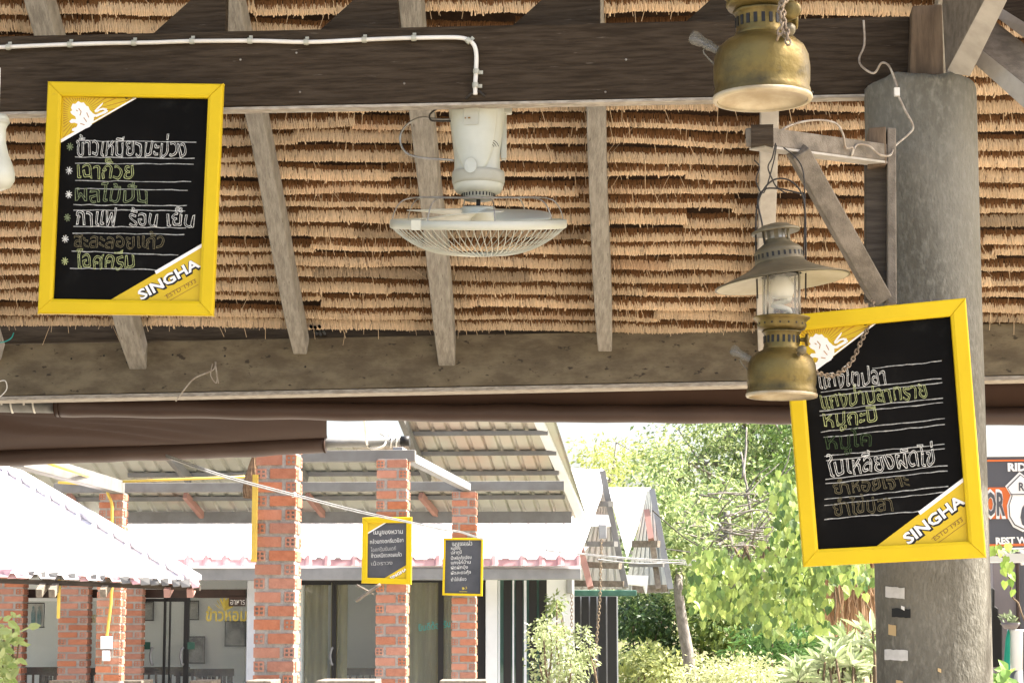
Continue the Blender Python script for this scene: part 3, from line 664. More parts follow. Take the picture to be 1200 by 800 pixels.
R2 = [w(*a)+w(*b) for a, b in (((296, 222), (493, 201)), ((150, 289), (493, 250)), ((150, 302), (495, 263)), ((146, 343), (497, 305)), ((147, 356), (497, 319)), ((150, 402), (502, 364)),
      ((158, 418), (502, 381)), ((160, 470), (501, 437)), ((165, 484), (502, 450)), ((163, 536), (510, 497)), ((163, 549), (510, 512)), ((160, 594), (512, 556)), ((160, 611), (512, 571)), ((160, 650), (430, 627)))]
chalkboard('tilted yellow framed chalkboard hanging on the concrete pillar behind the lower lantern', [(917, 371), (1131, 350), (1155, 653), (941, 664)], 5.60, GB, L2, R2)
f1 = lambda x, y: (400+x/5.715, 580+y/5.715)
def TF(s, x0, y0, x1, y1, h, m='ch_white'): a = f1(x0, y0); b = f1(x1, y1); return (s, a[0], a[1], b[0], b[1], h, m)
L3 = [TF('เมนูของหวาน', 215, 262, 412, 256, 4.2), TF('กล้วยทอดครีมวนิลา', 192, 325, 416, 312, 3.6), TF('ไอศครีมซันเดย์', 198, 378, 368, 366, 3.6, 'ch_line'), TF('ข้าวเหนียวลอยแก้ว', 200, 418, 405, 408, 3.6), TF('เนื้อราวง', 200, 470, 343, 462, 3.4, 'ch_line')]
L4 = [TF('เมนูแนะนำ', 742, 335, 876, 330, 3.4), TF('หมูฮ้อง', 735, 365, 798, 362, 3), TF('ปลาทูปี', 735, 395, 806, 390, 3), TF('น้ำพริกกุ้งเสียบ', 735, 432, 872, 424, 3), TF('แกงไก่บ้าน', 735, 462, 866, 456, 3),
      TF('ผัดผักบุ้ง', 735, 495, 848, 490, 3), TF('ผัดสะตอกุ้ง', 735, 530, 868, 524, 3), TF('ยำไข่เยี่ยว', 735, 575, 838, 570, 3)]
# ================================================================ CEILING FAN
vF = 6.17; m_ = vF/F*1.0
fc = av(560.5, 262, vF); ftop = av(558, 121, vF)
def zf(y): return av(560, y, vF).z
fan = thing('ceiling_fan', (fc.x, fc.y, zf(262)), 'cream orbit ceiling fan in a wire cage hanging under the dark tie beam', 'ceiling fan')
k = (av(660, 262, vF)-av(560, 262, vF)).length/100     # metres per photo pixel
cx = Vector((fc.x, fc.y, 0)); cb_ = cx+UU*(-1.5*k)
mb = MB(); mb.smooth = True
# body: tapering oval tube with moulded front shield
def H(y): return zf(y)
prof = [(0, H(117)), (24*k, H(117.5)), (31*k, H(120)), (33.5*k, H(124)), (33*k, H(136)), (31*k, H(152)), (28.5*k, H(170)), (27*k, H(185)), (26.8*k, H(196)), (28*k, H(203))]
mb.lathe(prof, cb_, 48, sq=.92); o = mb.build('motor_cover', M['cream'], fan)
mb = MB(); mb.smooth = True     # shield
sh = [(-31, 122.5), (26.5, 122.5), (25, 150), (21, 178), (14, 198), (6, 208), (-2, 212.5), (-9, 208), (-17, 196), (-25, 176), (-29.5, 150)]
ctrp = (-2, 160)
def shp(x, y, n_): 
    rr_ = np.interp(y, [120, 150, 185, 212], [33.5, 31, 27, 28]); dx = x*k; fy = -sqrt(max(0, 1-min(1, (x/rr_)**2)*.9))*.92*rr_*k
    return cb_+UU*dx+VV*(fy-n_)+ZZ*H(y)
ring = []; 
def dens(P, n_=4):
    out = []
    for i in range(len(P)):
        a = P[i]; b = P[(i+1) % len(P)]
        for q in range(n_): out.append((a[0]+(b[0]-a[0])*q/n_, a[1]+(b[1]-a[1])*q/n_))
    return out
D = dens(sh); vs = []; nD = len(D)
for sc_i, nn_ in ((1.0, .0), (.985, .005), (.93, .0075), (.6, .009), (.3, .009)):
    vs += [shp(ctrp[0]+(x-ctrp[0])*sc_i, ctrp[1]+(y-ctrp[1])*sc_i, nn_) for x, y in D]
vs.append(shp(ctrp[0], ctrp[1], .009)); fs = []
for r_ in range(4):
    for i in range(nD): fs.append((r_*nD+i, r_*nD+(i+1) % nD, (r_+1)*nD+(i+1) % nD, (r_+1)*nD+i))
for i in range(nD): fs.append((4*nD+i, 4*nD+(i+1) % nD, 5*nD))
mb.add(vs, fs, True); mb.build('front_shield', M['cream'], fan)
def onfan(name, pts, n0, m, t=.0006):
    mb = MB(); mb.prism([shp(x, y, n0) for x, y in pts], -VV*t); return mb.build(name, m, fan)
onfan('rating_label', [(-12, 129), (5, 129), (5, 153.5), (-12, 153.5)], .0135, M['creamdark'])
for a_, b_ in (((-8, 130.5), (-1, 131.2)), ((-11, 145), (-9.6, 146.6)), ((-7, 145), (-4.4, 146.8))):
    onfan('label_print', [a_, (b_[0], a_[1]), b_, (a_[0], b_[1])], .0145, M['brownink'])
onfan('badge', [(-4.5+8*cos(t), 201-1+9.5*sin(t)) for t in np.linspace(0, 2*pi, 24, endpoint=False)], .0145, M['creamdark'])
onfan('badge', [(-4.5+7.2*cos(t), 200+8.7*sin(t)) for t in np.linspace(0, 2*pi, 24, endpoint=False)], .0152, M['cream'])
mb = MB(); mb.box(cb_+UU*(35*k)+ZZ*H(131), 12*k, 12*k, 7*k); mb.box(cb_+UU*(31*k)+VV*.01+ZZ*H(160), 7*k, 12*k, 55*k); o = mb.build('side_bracket', M['creamdark'], fan); bevel(o, .003)
for i in range(3):      # sound-like vents on the side
    mb = MB(); c = cb_+UU*(18*k)-VV*(23*k)+ZZ*H(178)
    mb.tube([c+UU*((4+i*2.6)*k*cos(t))+ZZ*((4+i*2.6)*k*sin(t))-VV*(-(4+i*2.6)*k*cos(t)*.6) for t in np.linspace(.2, 2.2, 8)], .0009, 5); mb.build('vent_mark', M['blackink'], fan)
mb = MB(); mb.lathe([(24*k, H(201)), (30.5*k, H(202)), (31*k, H(206)), (31*k, H(213)), (30*k, H(217)), (24*k, H(218))], cx, 48); mb.build('lower_collar', M['creamdark'], fan)
mb = MB(); mb.lathe([(29.5*k, H(215)), (29*k, H(221)), (26*k, H(225.5)), (20*k, H(228)), (0, H(228))], cx, 48); mb.build('lower_cap', M['cream'], fan)
mb = MB(); mb.lathe([(20*k, H(226)), (19*k, H(232.5)), (17*k, H(234)), (0, H(234))], cx, 40); mb.build('motor_housing', M['creamdark'], fan)
for i in range(30):
    t = 2*pi*i/30; mb = MB(); c = cx+Vector((cos(t), sin(t), 0))*(19.8*k)+ZZ*H(230); X = Vector((cos(t), sin(t), 0)); mb.box(c, .0012, 1.6*k, 4.2*k, X, Vector((-sin(t), cos(t), 0))); mb.build('vent_slot', M['blackink'], fan)
mb = MB(); mb.lathe([(2.6*k, H(233)), (2.6*k, H(243))], cx, 12); mb.build('shaft', M['blackink'], fan)
mb = MB(); mb.lathe([(0, H(241)), (17*k, H(241.5)), (20*k, H(243.5)), (19*k, H(258)), (12*k, H(262)), (0, H(263))], cx, 36); mb.build('blade_hub', M['cream'], fan)
for b_ in range(3):
    a0_ = radians(28)+b_*2*pi/3; vs = []; nr_, nt_ = 10, 8
    for i in range(nr_+1):
        r = (14+i/nr_*72)*k; span = radians(70)*(.55+.6*sin(min(1, i/nr_+.12)*pi*.75)); 
        for j in range(nt_+1):
            q = j/nt_; t = a0_+span*(q-.5)-.22*i/nr_; zz = H(252)+(q-.5)*15*k*(1-.35*i/nr_)+2*k*sin(q*pi)
            vs.append(cx+Vector((cos(t)*r, sin(t)*r, zz)))
    fs = [(i*(nt_+1)+j, i*(nt_+1)+j+1, (i+1)*(nt_+1)+j+1, (i+1)*(nt_+1)+j) for i in range(nr_) for j in range(nt_)]
    mb = MB(); mb.add(vs, fs, True); o = mb.build('fan_blade', M['cream'], fan); s_ = o.modifiers.new('s', 'SOLIDIFY'); s_.thickness = .0025
Rr = 103.5*k; zr = H(262)
mb = MB(); mb.lathe([(Rr-.0035, zr+5.5*k), (Rr, zr+5*k), (Rr+.0015, zr), (Rr, zr-4*k), (Rr-.004, zr-5*k), (Rr-.006, zr), (Rr-.0035, zr+5.5*k)], cx, 96); mb.build('guard_rim', M['cream'], fan)
mb = MB(); mb.box(cx-VV*(Rr)+UU*(-60*k)+ZZ*(zr+1*k), 11*k, 4*k, 12*k); o = mb.build('rim_clip', M['cream'], fan); bevel(o, .002)
bz = 35*k       # basket depth
def basket(t, q):      # q 0 rim .. 1 hub ring
    r = Rr*(1-q)+20*k*q; z = zr-2*k-bz*(1-(1-q)**2.3)**.95; tt = t+.30*q**1.2
    return cx+Vector((cos(tt)*r, sin(tt)*r, z))
for i in range(66):
    t = 2*pi*i/66; mb = MB(); mb.tube([basket(t, q) for q in np.linspace(0, 1, 11)], .0014, 4, cap=False); mb.build('guard_wire', M['cream'], fan)
for q, rw in ((.45, .0014), (.8, .0012)):
    pass
mb = MB(); mb.lathe([(0, zr-bz-2*k), (18*k, zr-bz-3*k), (21*k, zr-bz-1*k), (20*k, zr-bz+1*k)], cx, 36); mb.build('guard_cap', M['cream'], fan)
# upper cage: radial wires bending down to the rim, two rings
def ringt(r, z, rr, m, name):
    mb = MB(); mb.tube([cx+Vector((cos(t)*r, sin(t)*r, z)) for t in np.linspace(0, 2*pi, 65)], rr, 6, cap=False); mb.build(name, m, fan)
zt = H(232)
ringt(30*k, zt+1*k, .0018, M['steel'], 'cage_ring'); ringt(80*k, zt+.5*k, .0016, M['steel'], 'cage_ring')
for i in range(8):
    t = 2*pi*i/8+.2
    X = Vector((cos(t), sin(t), 0)); mb = MB()
    mb.tube(smoothpts([cx+X*(20*k)+ZZ*(zt), cx+X*(60*k)+ZZ*(zt+1*k), cx+X*(84*k)+ZZ*(zt-1*k), cx+X*(94*k)+ZZ*(zt-7*k), cx+X*(100*k)+ZZ*(zr+12*k), cx+X*(102.5*k)+ZZ*zr], 4), .0019, 6); mb.build('cage_wire', M['steel'], fan)
# the cage, blades and rim hang tipped towards the camera
TL_ = radians(11.8); piv = Vector((cx.x, cx.y, H(236)))-fan.location
Mt = Matrix.Translation(piv) @ Matrix.Rotation(TL_, 4, 'X') @ Matrix.Translation(-piv)
for o in [c for c in COL.objects if c.parent == fan and c.name.split('.')[0] in ('blade_hub', 'fan_blade', 'guard_rim', 'rim_clip', 'guard_wire', 'guard_cap', 'cage_ring', 'cage_wire')]:
    o.matrix_local = Mt
# flexible leads
mb = MB(); mb.tube(smoothpts([av(*p, vF-.02) for p in ((531, 140), (512, 140), (494, 138), (480, 144), (471, 154), (469, 166), (474, 177), (484, 183), (502, 186), (520, 187), (532, 188))]), .0034, 8); mb.build('power_lead', M['steel'], fan)
mb = MB(); mb.tube(smoothpts([av(*p, vF-.03) for p in ((528, 125), (514, 127), (504, 134), (505, 141), (515, 142), (530, 142))]), .0026, 8); mb.build('power_lead', M['blackwire'], fan)
mb = MB(); mb.lathe([(0, H(104)), (5*k, H(104)), (5*k, H(119)), (0, H(119))], cb_-VV*.02, 12); mb.build('mounting_stem', M['blackwire'], fan)
mb = MB(); mb.tube([av(568, 113, vT-.006), av(562, 107, vT-.01), av(552, 110, vT-.01), av(546, 116, vT-.006)], .003, 6); mb.build('cable_tie', M['blackwire'], fan)

# ================================================================ hanging lamp cropped at the left edge
c = av(-4, 180, 5.6); zl = lambda y: av(-4, y, 5.6).z; kk = 5.6/F
lt = thing('hanging_lamp', (c.x, c.y, zl(222)), 'cream bell shaped lamp cropped by the left edge of the picture', 'lamp')
cc = Vector((c.x, c.y, 0)); mb = MB()
mb.lathe([(0, zl(134)), (11*kk, zl(135)), (14*kk, zl(139)), (13*kk, zl(145)), (10.5*kk, zl(151)), (11*kk, zl(168)), (15*kk, zl(182)), (20*kk, zl(193)), (23*kk, zl(203)), (23*kk, zl(211)), (18*kk, zl(219)), (8*kk, zl(223)), (0, zl(224))], cc, 40); mb.build('shade', M['cream'], lt)
mb = MB(); mb.lathe([(14.3*kk, zl(141)), (15*kk, zl(143)), (13.6*kk, zl(146))], cc, 32); mb.build('collar', M['creamdark'], lt)
mb = MB(); mb.tube([cc+ZZ*zl(136), cc+ZZ*zl(80)], .004, 8); mb.build('cord', M['whitecable'], lt)

# ================================================================ LANTERNS (one builder, units: photo px of the lower lantern)
def lantern(cxp, ybase, Y, sc, tilt, label, hoodtilt=0):
    u = 5.3/F*sc; base = at(cxp, ybase, Y)
    root = thing('pressure_lantern', base, label, 'lantern', 'brass pressure lanterns')
    X = Vector((cos(tilt), 0, -sin(tilt))); Zr = Vector((sin(tilt), 0, cos(tilt))); Yv = Vector((0, 1, 0))
    def L_(name, prof, m, n=48, par=root, X=X, Y=Yv, Z=Zr, c=base):
        mb = MB(); mb.lathe([(r*u, z*u) for r, z in prof], c, n, X=X, Y=Y, Z=Z); return mb.build(name, m, par)
    tank = L_('fuel_tank', [(38.5, 0), (41.2, .5), (42, 3), (41.5, 8), (40.4, 11), (41.3, 16), (41.6, 28), (40.5, 38), (37, 46), (30.5, 52), (24, 55.5), (22, 57)], M['brass'], 64)
    L_('tank_rim', [(39.2, -1), (42.2, -.8), (43, 1), (42.6, 3.2), (41.4, 3.4)], M['brassin'], 64, tank)
    L_('tank_underside', [(39.6, -.8), (38, 2), (32, 5), (18, 8), (0, 9)], M['brassin'], 48, tank)
    L_('vent_collar', [(22, 56), (22.6, 58), (21.4, 60), (21.2, 74), (22.5, 76), (24, 78), (21, 79)], M['brass'], 48)
    for i in range(20):
        t = 2*pi*i/20; R_ = X*cos(t)+Yv*sin(t); T_ = X*(-sin(t))+Yv*cos(t)
        mb = MB(); mb.box(base+R_*(21.3*u)+Zr*(68*u), 1.2*u, 3.1*u, 8.5*u, R_, T_, Zr); o = mb.build('vent_slot', M['blackink'], root); 
    L_('gallery', [(21, 78), (23, 79.5), (28, 81), (29.5, 84), (29, 89), (31, 92), (34, 94), (34, 95.5), (26, 96), (0, 95)], M['brass'], 48)
    for i in range(18):
        t = 2*pi*i/18; R_ = X*cos(t)+Yv*sin(t); mb = MB(); mb.lathe([(1.3*u, -.3*u), (1.1*u, .5*u), (0, .5*u)], base+R_*(29.3*u)+Zr*(86.5*u), 8, X=X*(-sin(t))+Yv*cos(t), Y=Zr, Z=R_); mb.build('rivet_hole', M['blackink'], root)
    L_('glass_chimney', [(23.2, 95), (23.2, 100), (23.4, 120), (23.2, 140), (23.2, 147)], M['glass'], 40)
    for i in range(4):
        t = pi/4+i*pi/2; R_ = X*cos(t)+Yv*sin(t); mb = MB(); mb.tube([base+R_*(27*u)+Zr*(94*u), base+R_*(26*u)+Zr*(150*u)], 1.1*u, 6); mb.build('cage_rod', M['steel'], root)
    # bulb
    bl = L_('bulb_cap', [(0, 146), (8, 146), (11, 142), (14.5, 134), (15, 127), (13, 121), (10, 119), (0, 118)], M['bulb'], 24)
    mb = MB(); P_ = [base+X*(cos(t)*9.5*u)+Yv*(sin(t)*9.5*u)+Zr*((119-2.75*t)*u) for t in np.linspace(0, 2*pi*1.35, 40)]
    mb.tube(P_, 3.6*u, 8); mb.build('bulb_spiral', M['bulb'], bl)
    Xh = Vector((cos(hoodtilt), 0, -sin(hoodtilt))); Zh = Vector((sin(hoodtilt), 0, cos(hoodtilt))); ch = base+Zr*(146*u)
    hd = L_('hood', [(25, 1), (40, -.5), (60, -3.5), (78, -7.5), (82, -8.2), (81.5, -7), (62, -.5), (44, 7), (34, 12.5), (29.5, 17)], M['hood'], 64, X=Xh, Z=Zh, c=ch)
    L_('hood_underside', [(24.5, .4), (40, -1.2), (60, -4.2), (79.5, -8.6)], M['hoodin'], 64, hd, X=Xh, Z=Zh, c=ch)
    L_('upper_vents', [(29.5, 16.5), (30.5, 18), (29.5, 19.5), (29, 28), (29.5, 30), (26, 34), (20, 38), (16, 41), (15, 45)], M['hood'], 48, X=Xh, Z=Zh, c=ch)
    for i in range(26):
        t = 2*pi*i/26; R_ = Xh*cos(t)+Yv*sin(t); T_ = Xh*(-sin(t))+Yv*cos(t); mb = MB(); mb.box(ch+R_*(29.2*u)+Zh*(24*u), 1.0*u, 2.5*u, 5.4*u, R_, T_, Zh); mb.build('vent_slot', M['blackink'], root)
    L_('burner_tube', [(11, 40), (11, 62)], M['steel'], 20, X=Xh, Z=Zh, c=ch)
    for i in range(6):
        t = 2*pi*i/6+.4; R_ = Xh*cos(t)+Yv*sin(t); T_ = Xh*(-sin(t))+Yv*cos(t); mb = MB(); mb.box(ch+R_*(17*u)+Zh*(51*u), 1*u, 5*u, 16*u, R_, T_, Zh); mb.build('cap_post', M['hood'], root)
    L_('top_cap', [(13, 57), (28.5, 52.5), (29.5, 53.5), (29, 56), (20, 60), (17, 62), (8, 64), (0, 64.5)], M['hood'], 48, X=Xh, Z=Zh, c=ch)
    # bail handle
    mb = MB(); P_ = [base-X*(29*u)+Zr*(118*u), base-X*(30.5*u)+Zr*(205*u)+Yv*.01, base-X*(27*u)+Zr*(240*u), base-X*(12*u)+Zr*(262*u), base+X*(8*u)+Zr*(264*u), base+X*(24*u)+Zr*(248*u), base+X*(29*u)+Zr*(215*u), base+X*(29*u)+Zr*(118*u)]
    mb.tube(smoothpts(P_, 6), .0022, 6); mb.build('bail_handle', M['blackwire'], root)
    # pump knob to the front right, filler to the left, small valve wheel
    f_ = (X*.45-Yv*.9).normalized(); c0 = base+f_*(33*u)+Zr*(44*u); dk_ = (f_*.75+Zr*.55).normalized(); t1 = dk_.orthogonal().normalized(); t2 = dk_.cross(t1)
    mb = MB(); mb.lathe([(4.2*u, -6*u), (4.2*u, 3*u), (2.4*u, 4*u), (2.4*u, 8*u), (5.2*u, 9*u), (5.8*u, 13*u), (4*u, 17*u), (0, 18*u)], c0, 20, X=t1, Y=t2, Z=dk_); mb.build('pump_knob', M['hood'], root)
    c1_ = base+X*(24*u)-Yv*(6*u)+Zr*(68*u); mb = MB(); mb.lathe([(0, 7*u), (7*u, 7*u), (8*u, 5.5*u), (7*u, 4*u), (3*u, 3*u), (2*u, -3*u)], c1_, 20, X=Zr, Y=Yv, Z=X); mb.build('valve_wheel', M['brass'], root)
    c2_ = base-X*(38*u)-Yv*(2*u)+Zr*(44*u); dl = (-X*.85+Zr*.45-Yv*.1).normalized(); t1 = dl.orthogonal().normalized(); t2 = dl.cross(t1)
    mb = MB(); mb.lathe([(5*u, -3*u), (5.5*u, 4*u), (7*u, 8*u), (6*u, 13*u), (7.5*u, 17*u), (9*u, 22*u), (7*u, 26*u), (0, 27*u)], c2_, 20, X=t1, Y=t2, Z=dl, sq=.55); mb.build('filler_cap', M['clear'], root)
    mb = MB(); mb.tube(smoothpts([c2_+dl*(8*u), c2_+dl*(14*u)-Zr*(8*u), c2_+dl*(4*u)-Zr*(14*u), c2_-dl*(3*u)-Zr*(16*u)], 4), .8*u, 6); mb.build('filler_strap', M['clear'], root)
    return root, base, u
lu, bu, uu_ = lantern(893.5, 117.5, 3.78, 1.0*.995, -.01, 'large brass lantern hanging nearest the camera, cropped by the top edge')
ll, bl_, ul_ = lantern(916, 464.5, 5.3, .985, .015, 'complete brass lantern with wide enamel hood hanging lower from the wooden bracket', hoodtilt=-.115)
# suspension wires of the lower lantern
def wire(name, pts, r, m, label, cat, Y=None, group=None, parent=None):
    mb = MB(); P_ = [at(*p) for p in pts] if len(pts[0]) == 3 else [at(p[0], p[1], Y) for p in pts]
    mb.tube(smoothpts(P_, 5), r, 6); o = mb.build(name, m, parent); return tag(o, label, cat, group) if label else o
wire('hanging_wire', [(898, 300, 5.28), (893, 262, 5.29), (888, 235, 5.3), (896, 222, 5.31), (912, 221, 5.32), (927, 224, 5.33), (943, 228, 5.33)], .0022, M['blackwire'], 'thin black wire looped over the top of the lower lantern', 'wire')
wire('hanging_wire', [(909, 168, 5.32), (905, 185, 5.31), (900, 196, 5.31), (905, 210, 5.31), (910, 219, 5.31), (920, 226, 5.3)], .0018, M['blackwire'], 'black wire dropping from the bracket arm to the lower lantern', 'wire')
wire('hanging_wire', [(884, 188, 5.3), (890, 196, 5.3), (886, 212, 5.3), (895, 226, 5.3), (906, 192, 5.3), (910, 170, 5.3)], .0016, M['blackwire'], 'tangled black wire at the left of the bracket arm tip', 'wire')
wire('hanging_wire', [(918, 173, 5.34), (932, 184, 5.34), (941, 200, 5.33), (943, 230, 5.32), (943, 268, 5.3), (942, 300, 5.29)], .0018, M['blackwire'], 'long black wire hanging right of the lower lantern', 'wire')
wire('lamp_wire', [(1012, 24, 5.9), (1013, 52, 5.9), (1007, 68, 5.88), (1010, 78, 5.82), (1024, 86, 5.80), (1033, 74, 5.79), (1042, 78, 5.77), (1050, 98, 5.76), (1051, 108, 5.75), (1060, 128, 5.74), (1070, 148, 5.74), (1064, 158, 5.74), (1049, 171, 5.70), (1043, 182, 5.66),
                   (1030, 181, 5.62), (1018, 171, 5.60), (1004, 170, 5.58), (998, 182, 5.56), (999, 173, 5.55), (991, 173, 5.54), (988, 158, 5.52), (980, 145, 5.5), (962, 141, 5.47), (940, 143, 5.42), (920, 150, 5.38), (912, 158, 5.36)], .0030, M['wire'], 'old brown lamp wire running from the beam over the pillar to the bracket', 'wire')
mb = MB(); mb.box(at(1051, 108, 5.745), .014, .012, .022); o = mb.build('wire_clip', M['whitecable']); tag(o, 'small pale connector on the lamp wire at the pillar head', 'connector')
# chains
def chain(pts, link, r, label, root_loc=None, cat='chain'):
    P_ = smoothpts([at(*p) for p in pts], 12); L_ = [0]
    for a, b in zip(P_[:-1], P_[1:]): L_.append(L_[-1]+(b-a).length)
    n_ = int(L_[-1]/(link*.72)); root = thing('chain', P_[0], label, cat)
    for i in range(n_):
        s_ = L_[-1]*(i+.5)/n_; j = max(q for q in range(len(L_)) if L_[q] <= s_); j = min(j, len(P_)-2); t = (s_-L_[j])/(L_[j+1]-L_[j]+1e-9); c = P_[j].lerp(P_[j+1], t); d = (P_[j+1]-P_[j]).normalized()
        a = d.cross(Vector((0, 1, .2))).normalized(); 
        if i % 2: a = d.cross(a).normalized()
        mb = MB(); R_ = [c+d*(cos(q)*link*.5)+a*(sin(q)*link*.28) for q in np.linspace(0, 2*pi, 13)]; mb.tube(R_, r, 5, cap=False); mb.build('chain_link', M['chain'], root)
chain([(1023, 352, 5.62), (1021, 368, 5.56), (1018, 382, 5.54), (1009, 400, 5.5), (1000, 420, 5.47), (990, 432, 5.44), (976, 440, 5.4), (962, 438, 5.36), (950, 434, 5.31)], .018, .0019, 'rusty chain drooping from the bracket foot to the lower lantern')
chain([(918, -20, 3.70), (916, 5, 3.68), (918, 22, 3.66), (914, 38, 3.65), (911, 46, 3.66)], .015, .0022, 'short rusty chain draped on the collar of the upper lantern')
chain([(914, -25, 3.69), (921, -4, 3.67), (914, 14, 3.66), (920, 30, 3.655), (924, 52, 3.64)], .015, .0022, 'second rusty chain bunched beside the upper lantern collar')
mb = MB(); c = at(926, 13, 3.70); mb.lathe([(0, .012), (.012, .012), (.0165, .009), (.0165, 0), (.012, -.004), (.006, -.008), (.006, -.02)], c, 20, X=Vector((1, 0, 0)), Y=ZZ, Z=Vector((.2, -1, 0)).normalized()); mb.build('valve_knob', M['brass'], lu)

# bits of string and wire on the back beam
wire('string_end', [(253, 424, 8.42), (251, 432, 8.41), (244, 436, 8.40), (228, 443, 8.40), (217, 455, 8.38), (206, 470, 8.36)], .0028, M['wire'], 'frayed string tied round a nail on the back beam', 'string')
wire('string_end', [(249, 426, 8.42), (247, 440, 8.41), (254, 448, 8.41), (252, 424, 8.41), (256, 449, 8.40)], .002, M['wire'], 'knotted string ends hanging from the nail on the back beam', 'string')
wire('green_string', [(-4, 402, 8.40), (6, 400, 8.38), (13, 396, 8.38), (16, 390, 8.4)], .0022, M['teal'], 'thin green string round the rafter end at left edge', 'string')
wire('white_wire', [(-2, 447, 8.42), (6, 446, 8.42), (8, 455, 8.42), (2, 463, 8.42), (-4, 466, 8.42)], .0022, M['whitecable'], 'white wire loop at the left end of the back beam', 'wire')

# ================================================================ AWNING
aw = thing('roller_awning', av(400, 480, 8.9), 'brown fabric roller awning stretched below the back beam with two tubes', 'awning')
vA = 8.86
def tubeY(name, pts, rpx, v, m, parent, n=20):
    P_ = [av(x, y, vv) for (x, y), vv in zip(pts, v)]; mb = MB(); mb.tube(P_, [r*v[0]/F for r in rpx] if isinstance(rpx, list) else rpx*v[0]/F, n); return mb.build(name, m, parent)
xs = np.linspace(66, 1320, 60)
def yA(x): return np.interp(x, [0, 66, 300, 500, 920, 1320], [477, 477, 480.5, 483, 485.5, 488])
mb = MB(); mb.tube([av(x, yA(x)+.35*sin(x*.05), vA) for x in xs], [(11+.5*sin(i*1.3))*vA/F*(1 if i > 1 else 1.06) for i in range(60)], 22); mb.build('upper_roll', M['awningroll'], aw)
tubeY('roller_tube', [(-600, 465), (66, 477)], 7.2, [vA, vA], M['galv'], aw)
for i, (x, e) in enumerate(((7, 0), (33, 1))):
    mb = MB(); c = av(x, 475, vA); mb.tube([c+UU*((t*.006)-.02*cos(t)*.5)+ZZ*(cos(t)*8.6*vA/F)+VV*(sin(t)*8.6*vA/F) for t in np.linspace(-pi*.5, 2.2*pi, 22)], .0045, 6); mb.build('lashing', M['whitecable'], aw)
for x in (66, 71):
    mb = MB(); c = av(x, yA(x), vA); r = 11.6*vA/F; mb.tube([c+ZZ*(cos(t)*r)+VV*(sin(t)*r) for t in np.linspace(0, 2*pi, 25)], .0022, 5, cap=False); mb.build('hem_cord', M['awning'], aw)
# valance between beam and roll: hangs behind the beam
def sheet2(name, rows, m, parent, thick=.002, n=60):
    """rows: list of point lists (same length)"""
    vs = [p for r in rows for p in r]; k_ = len(rows[0]); fs = [(i*k_+j, i*k_+j+1, (i+1)*k_+j+1, (i+1)*k_+j) for i in range(len(rows)-1) for j in range(k_-1)]
    mb = MB(); mb.add(vs, fs, True); o = mb.build(name, m, parent); s_ = o.modifiers.new('s', 'SOLIDIFY'); s_.thickness = thick; return o
rows = []
for t in np.linspace(0, 1, 6):
    rows.append([av(x, (448)*(1-t)+(yA(x)-4)*t, 8.72*(1-t)+(vA+.02)*t+.006*sin(x*.03+t*3)) for x in np.linspace(-600, 1320, 90)])
sheet2('valance', rows, M['awning'], aw)
# sloping sheet from the upper roll out to the lower roll
vB = 10.3
def yB(x): return np.interp(x, [-120, 0, 130, 260, 385], [541, 535, 530, 525.5, 519.5])
rows = []
for i, t in enumerate(np.linspace(0, 1, 26)):
    r = []
    for x in np.linspace(-600, 383, 150):
        v = (vA+.03)*(1-t)+vB*t; y = (yA(x)+1)*(1-t)+(yB(x)-7)*t
        p = av(x, y, v); 
        sag = .035*sin(pi*t)+.010*sin(pi*t)*sin(x*.021+t*4)
        # tension creases fanning from the lashed corner
        cr = 0
        for a_, w_ in ((.10, .018), (.20, .022), (.33, .02)):
            cr += .030*math.exp(-((t-(.12+a_*2.2*(x+60)/330))**2)/(2*w_**2*3))*max(0, 1-abs(x-70)/210)
        p = p-ZZ*(sag-cr); r.append(p)
    rows.append(r)
sheet2('fabric', rows, M['awning'], aw)
xb = np.linspace(-600, 382, 70)
mb = MB(); mb.tube([av(x, yB(x)+.4*sin(x*.07), vB) for x in xb], [(11.4-.9*(x > 340)+.35*sin(x*.11))*vB/F for x in xb], 22); mb.build('lower_roll', M['awningroll'], aw)
mb = MB(); c = av(381, 518.5, vB); r = 11.5*vB/F; mb.tube([c+ZZ*(cos(t)*r)+VV*(sin(t)*r) for t in np.linspace(0, 2*pi, 25)], .004, 6, cap=False); mb.build('hem_cord', M['awning'], aw)
tubeY('lower_tube', [(300, 521.5), (471, 516.5)], 5.6, [vB, vB], M['galv'], aw); tubeY('end_cap', [(470, 516.8), (480, 516.5)], 6.2, [vB, vB], M['blackink'], aw)
mb = MB(); mb.tube(smoothpts([av(424, 480, vA-.02), av(428, 500, 9.7), av(430, 520, vB-.03), av(437, 525.5, vB-.02), av(450, 522, vB-.03), av(452, 512, vB), av(446, 508, vB+.03)], 5), .0055, 6); mb.build('cord', M['whitecable'], aw)
mb = MB(); c = av(455, 516.8, vB); mb.tube([c+UU*(t*.004)+ZZ*(cos(t)*7*vB/F)+VV*(sin(t)*7*vB/F) for t in np.linspace(0, 4*pi, 30)], .0035, 6); mb.build('lashing', M['whitecable'], aw)
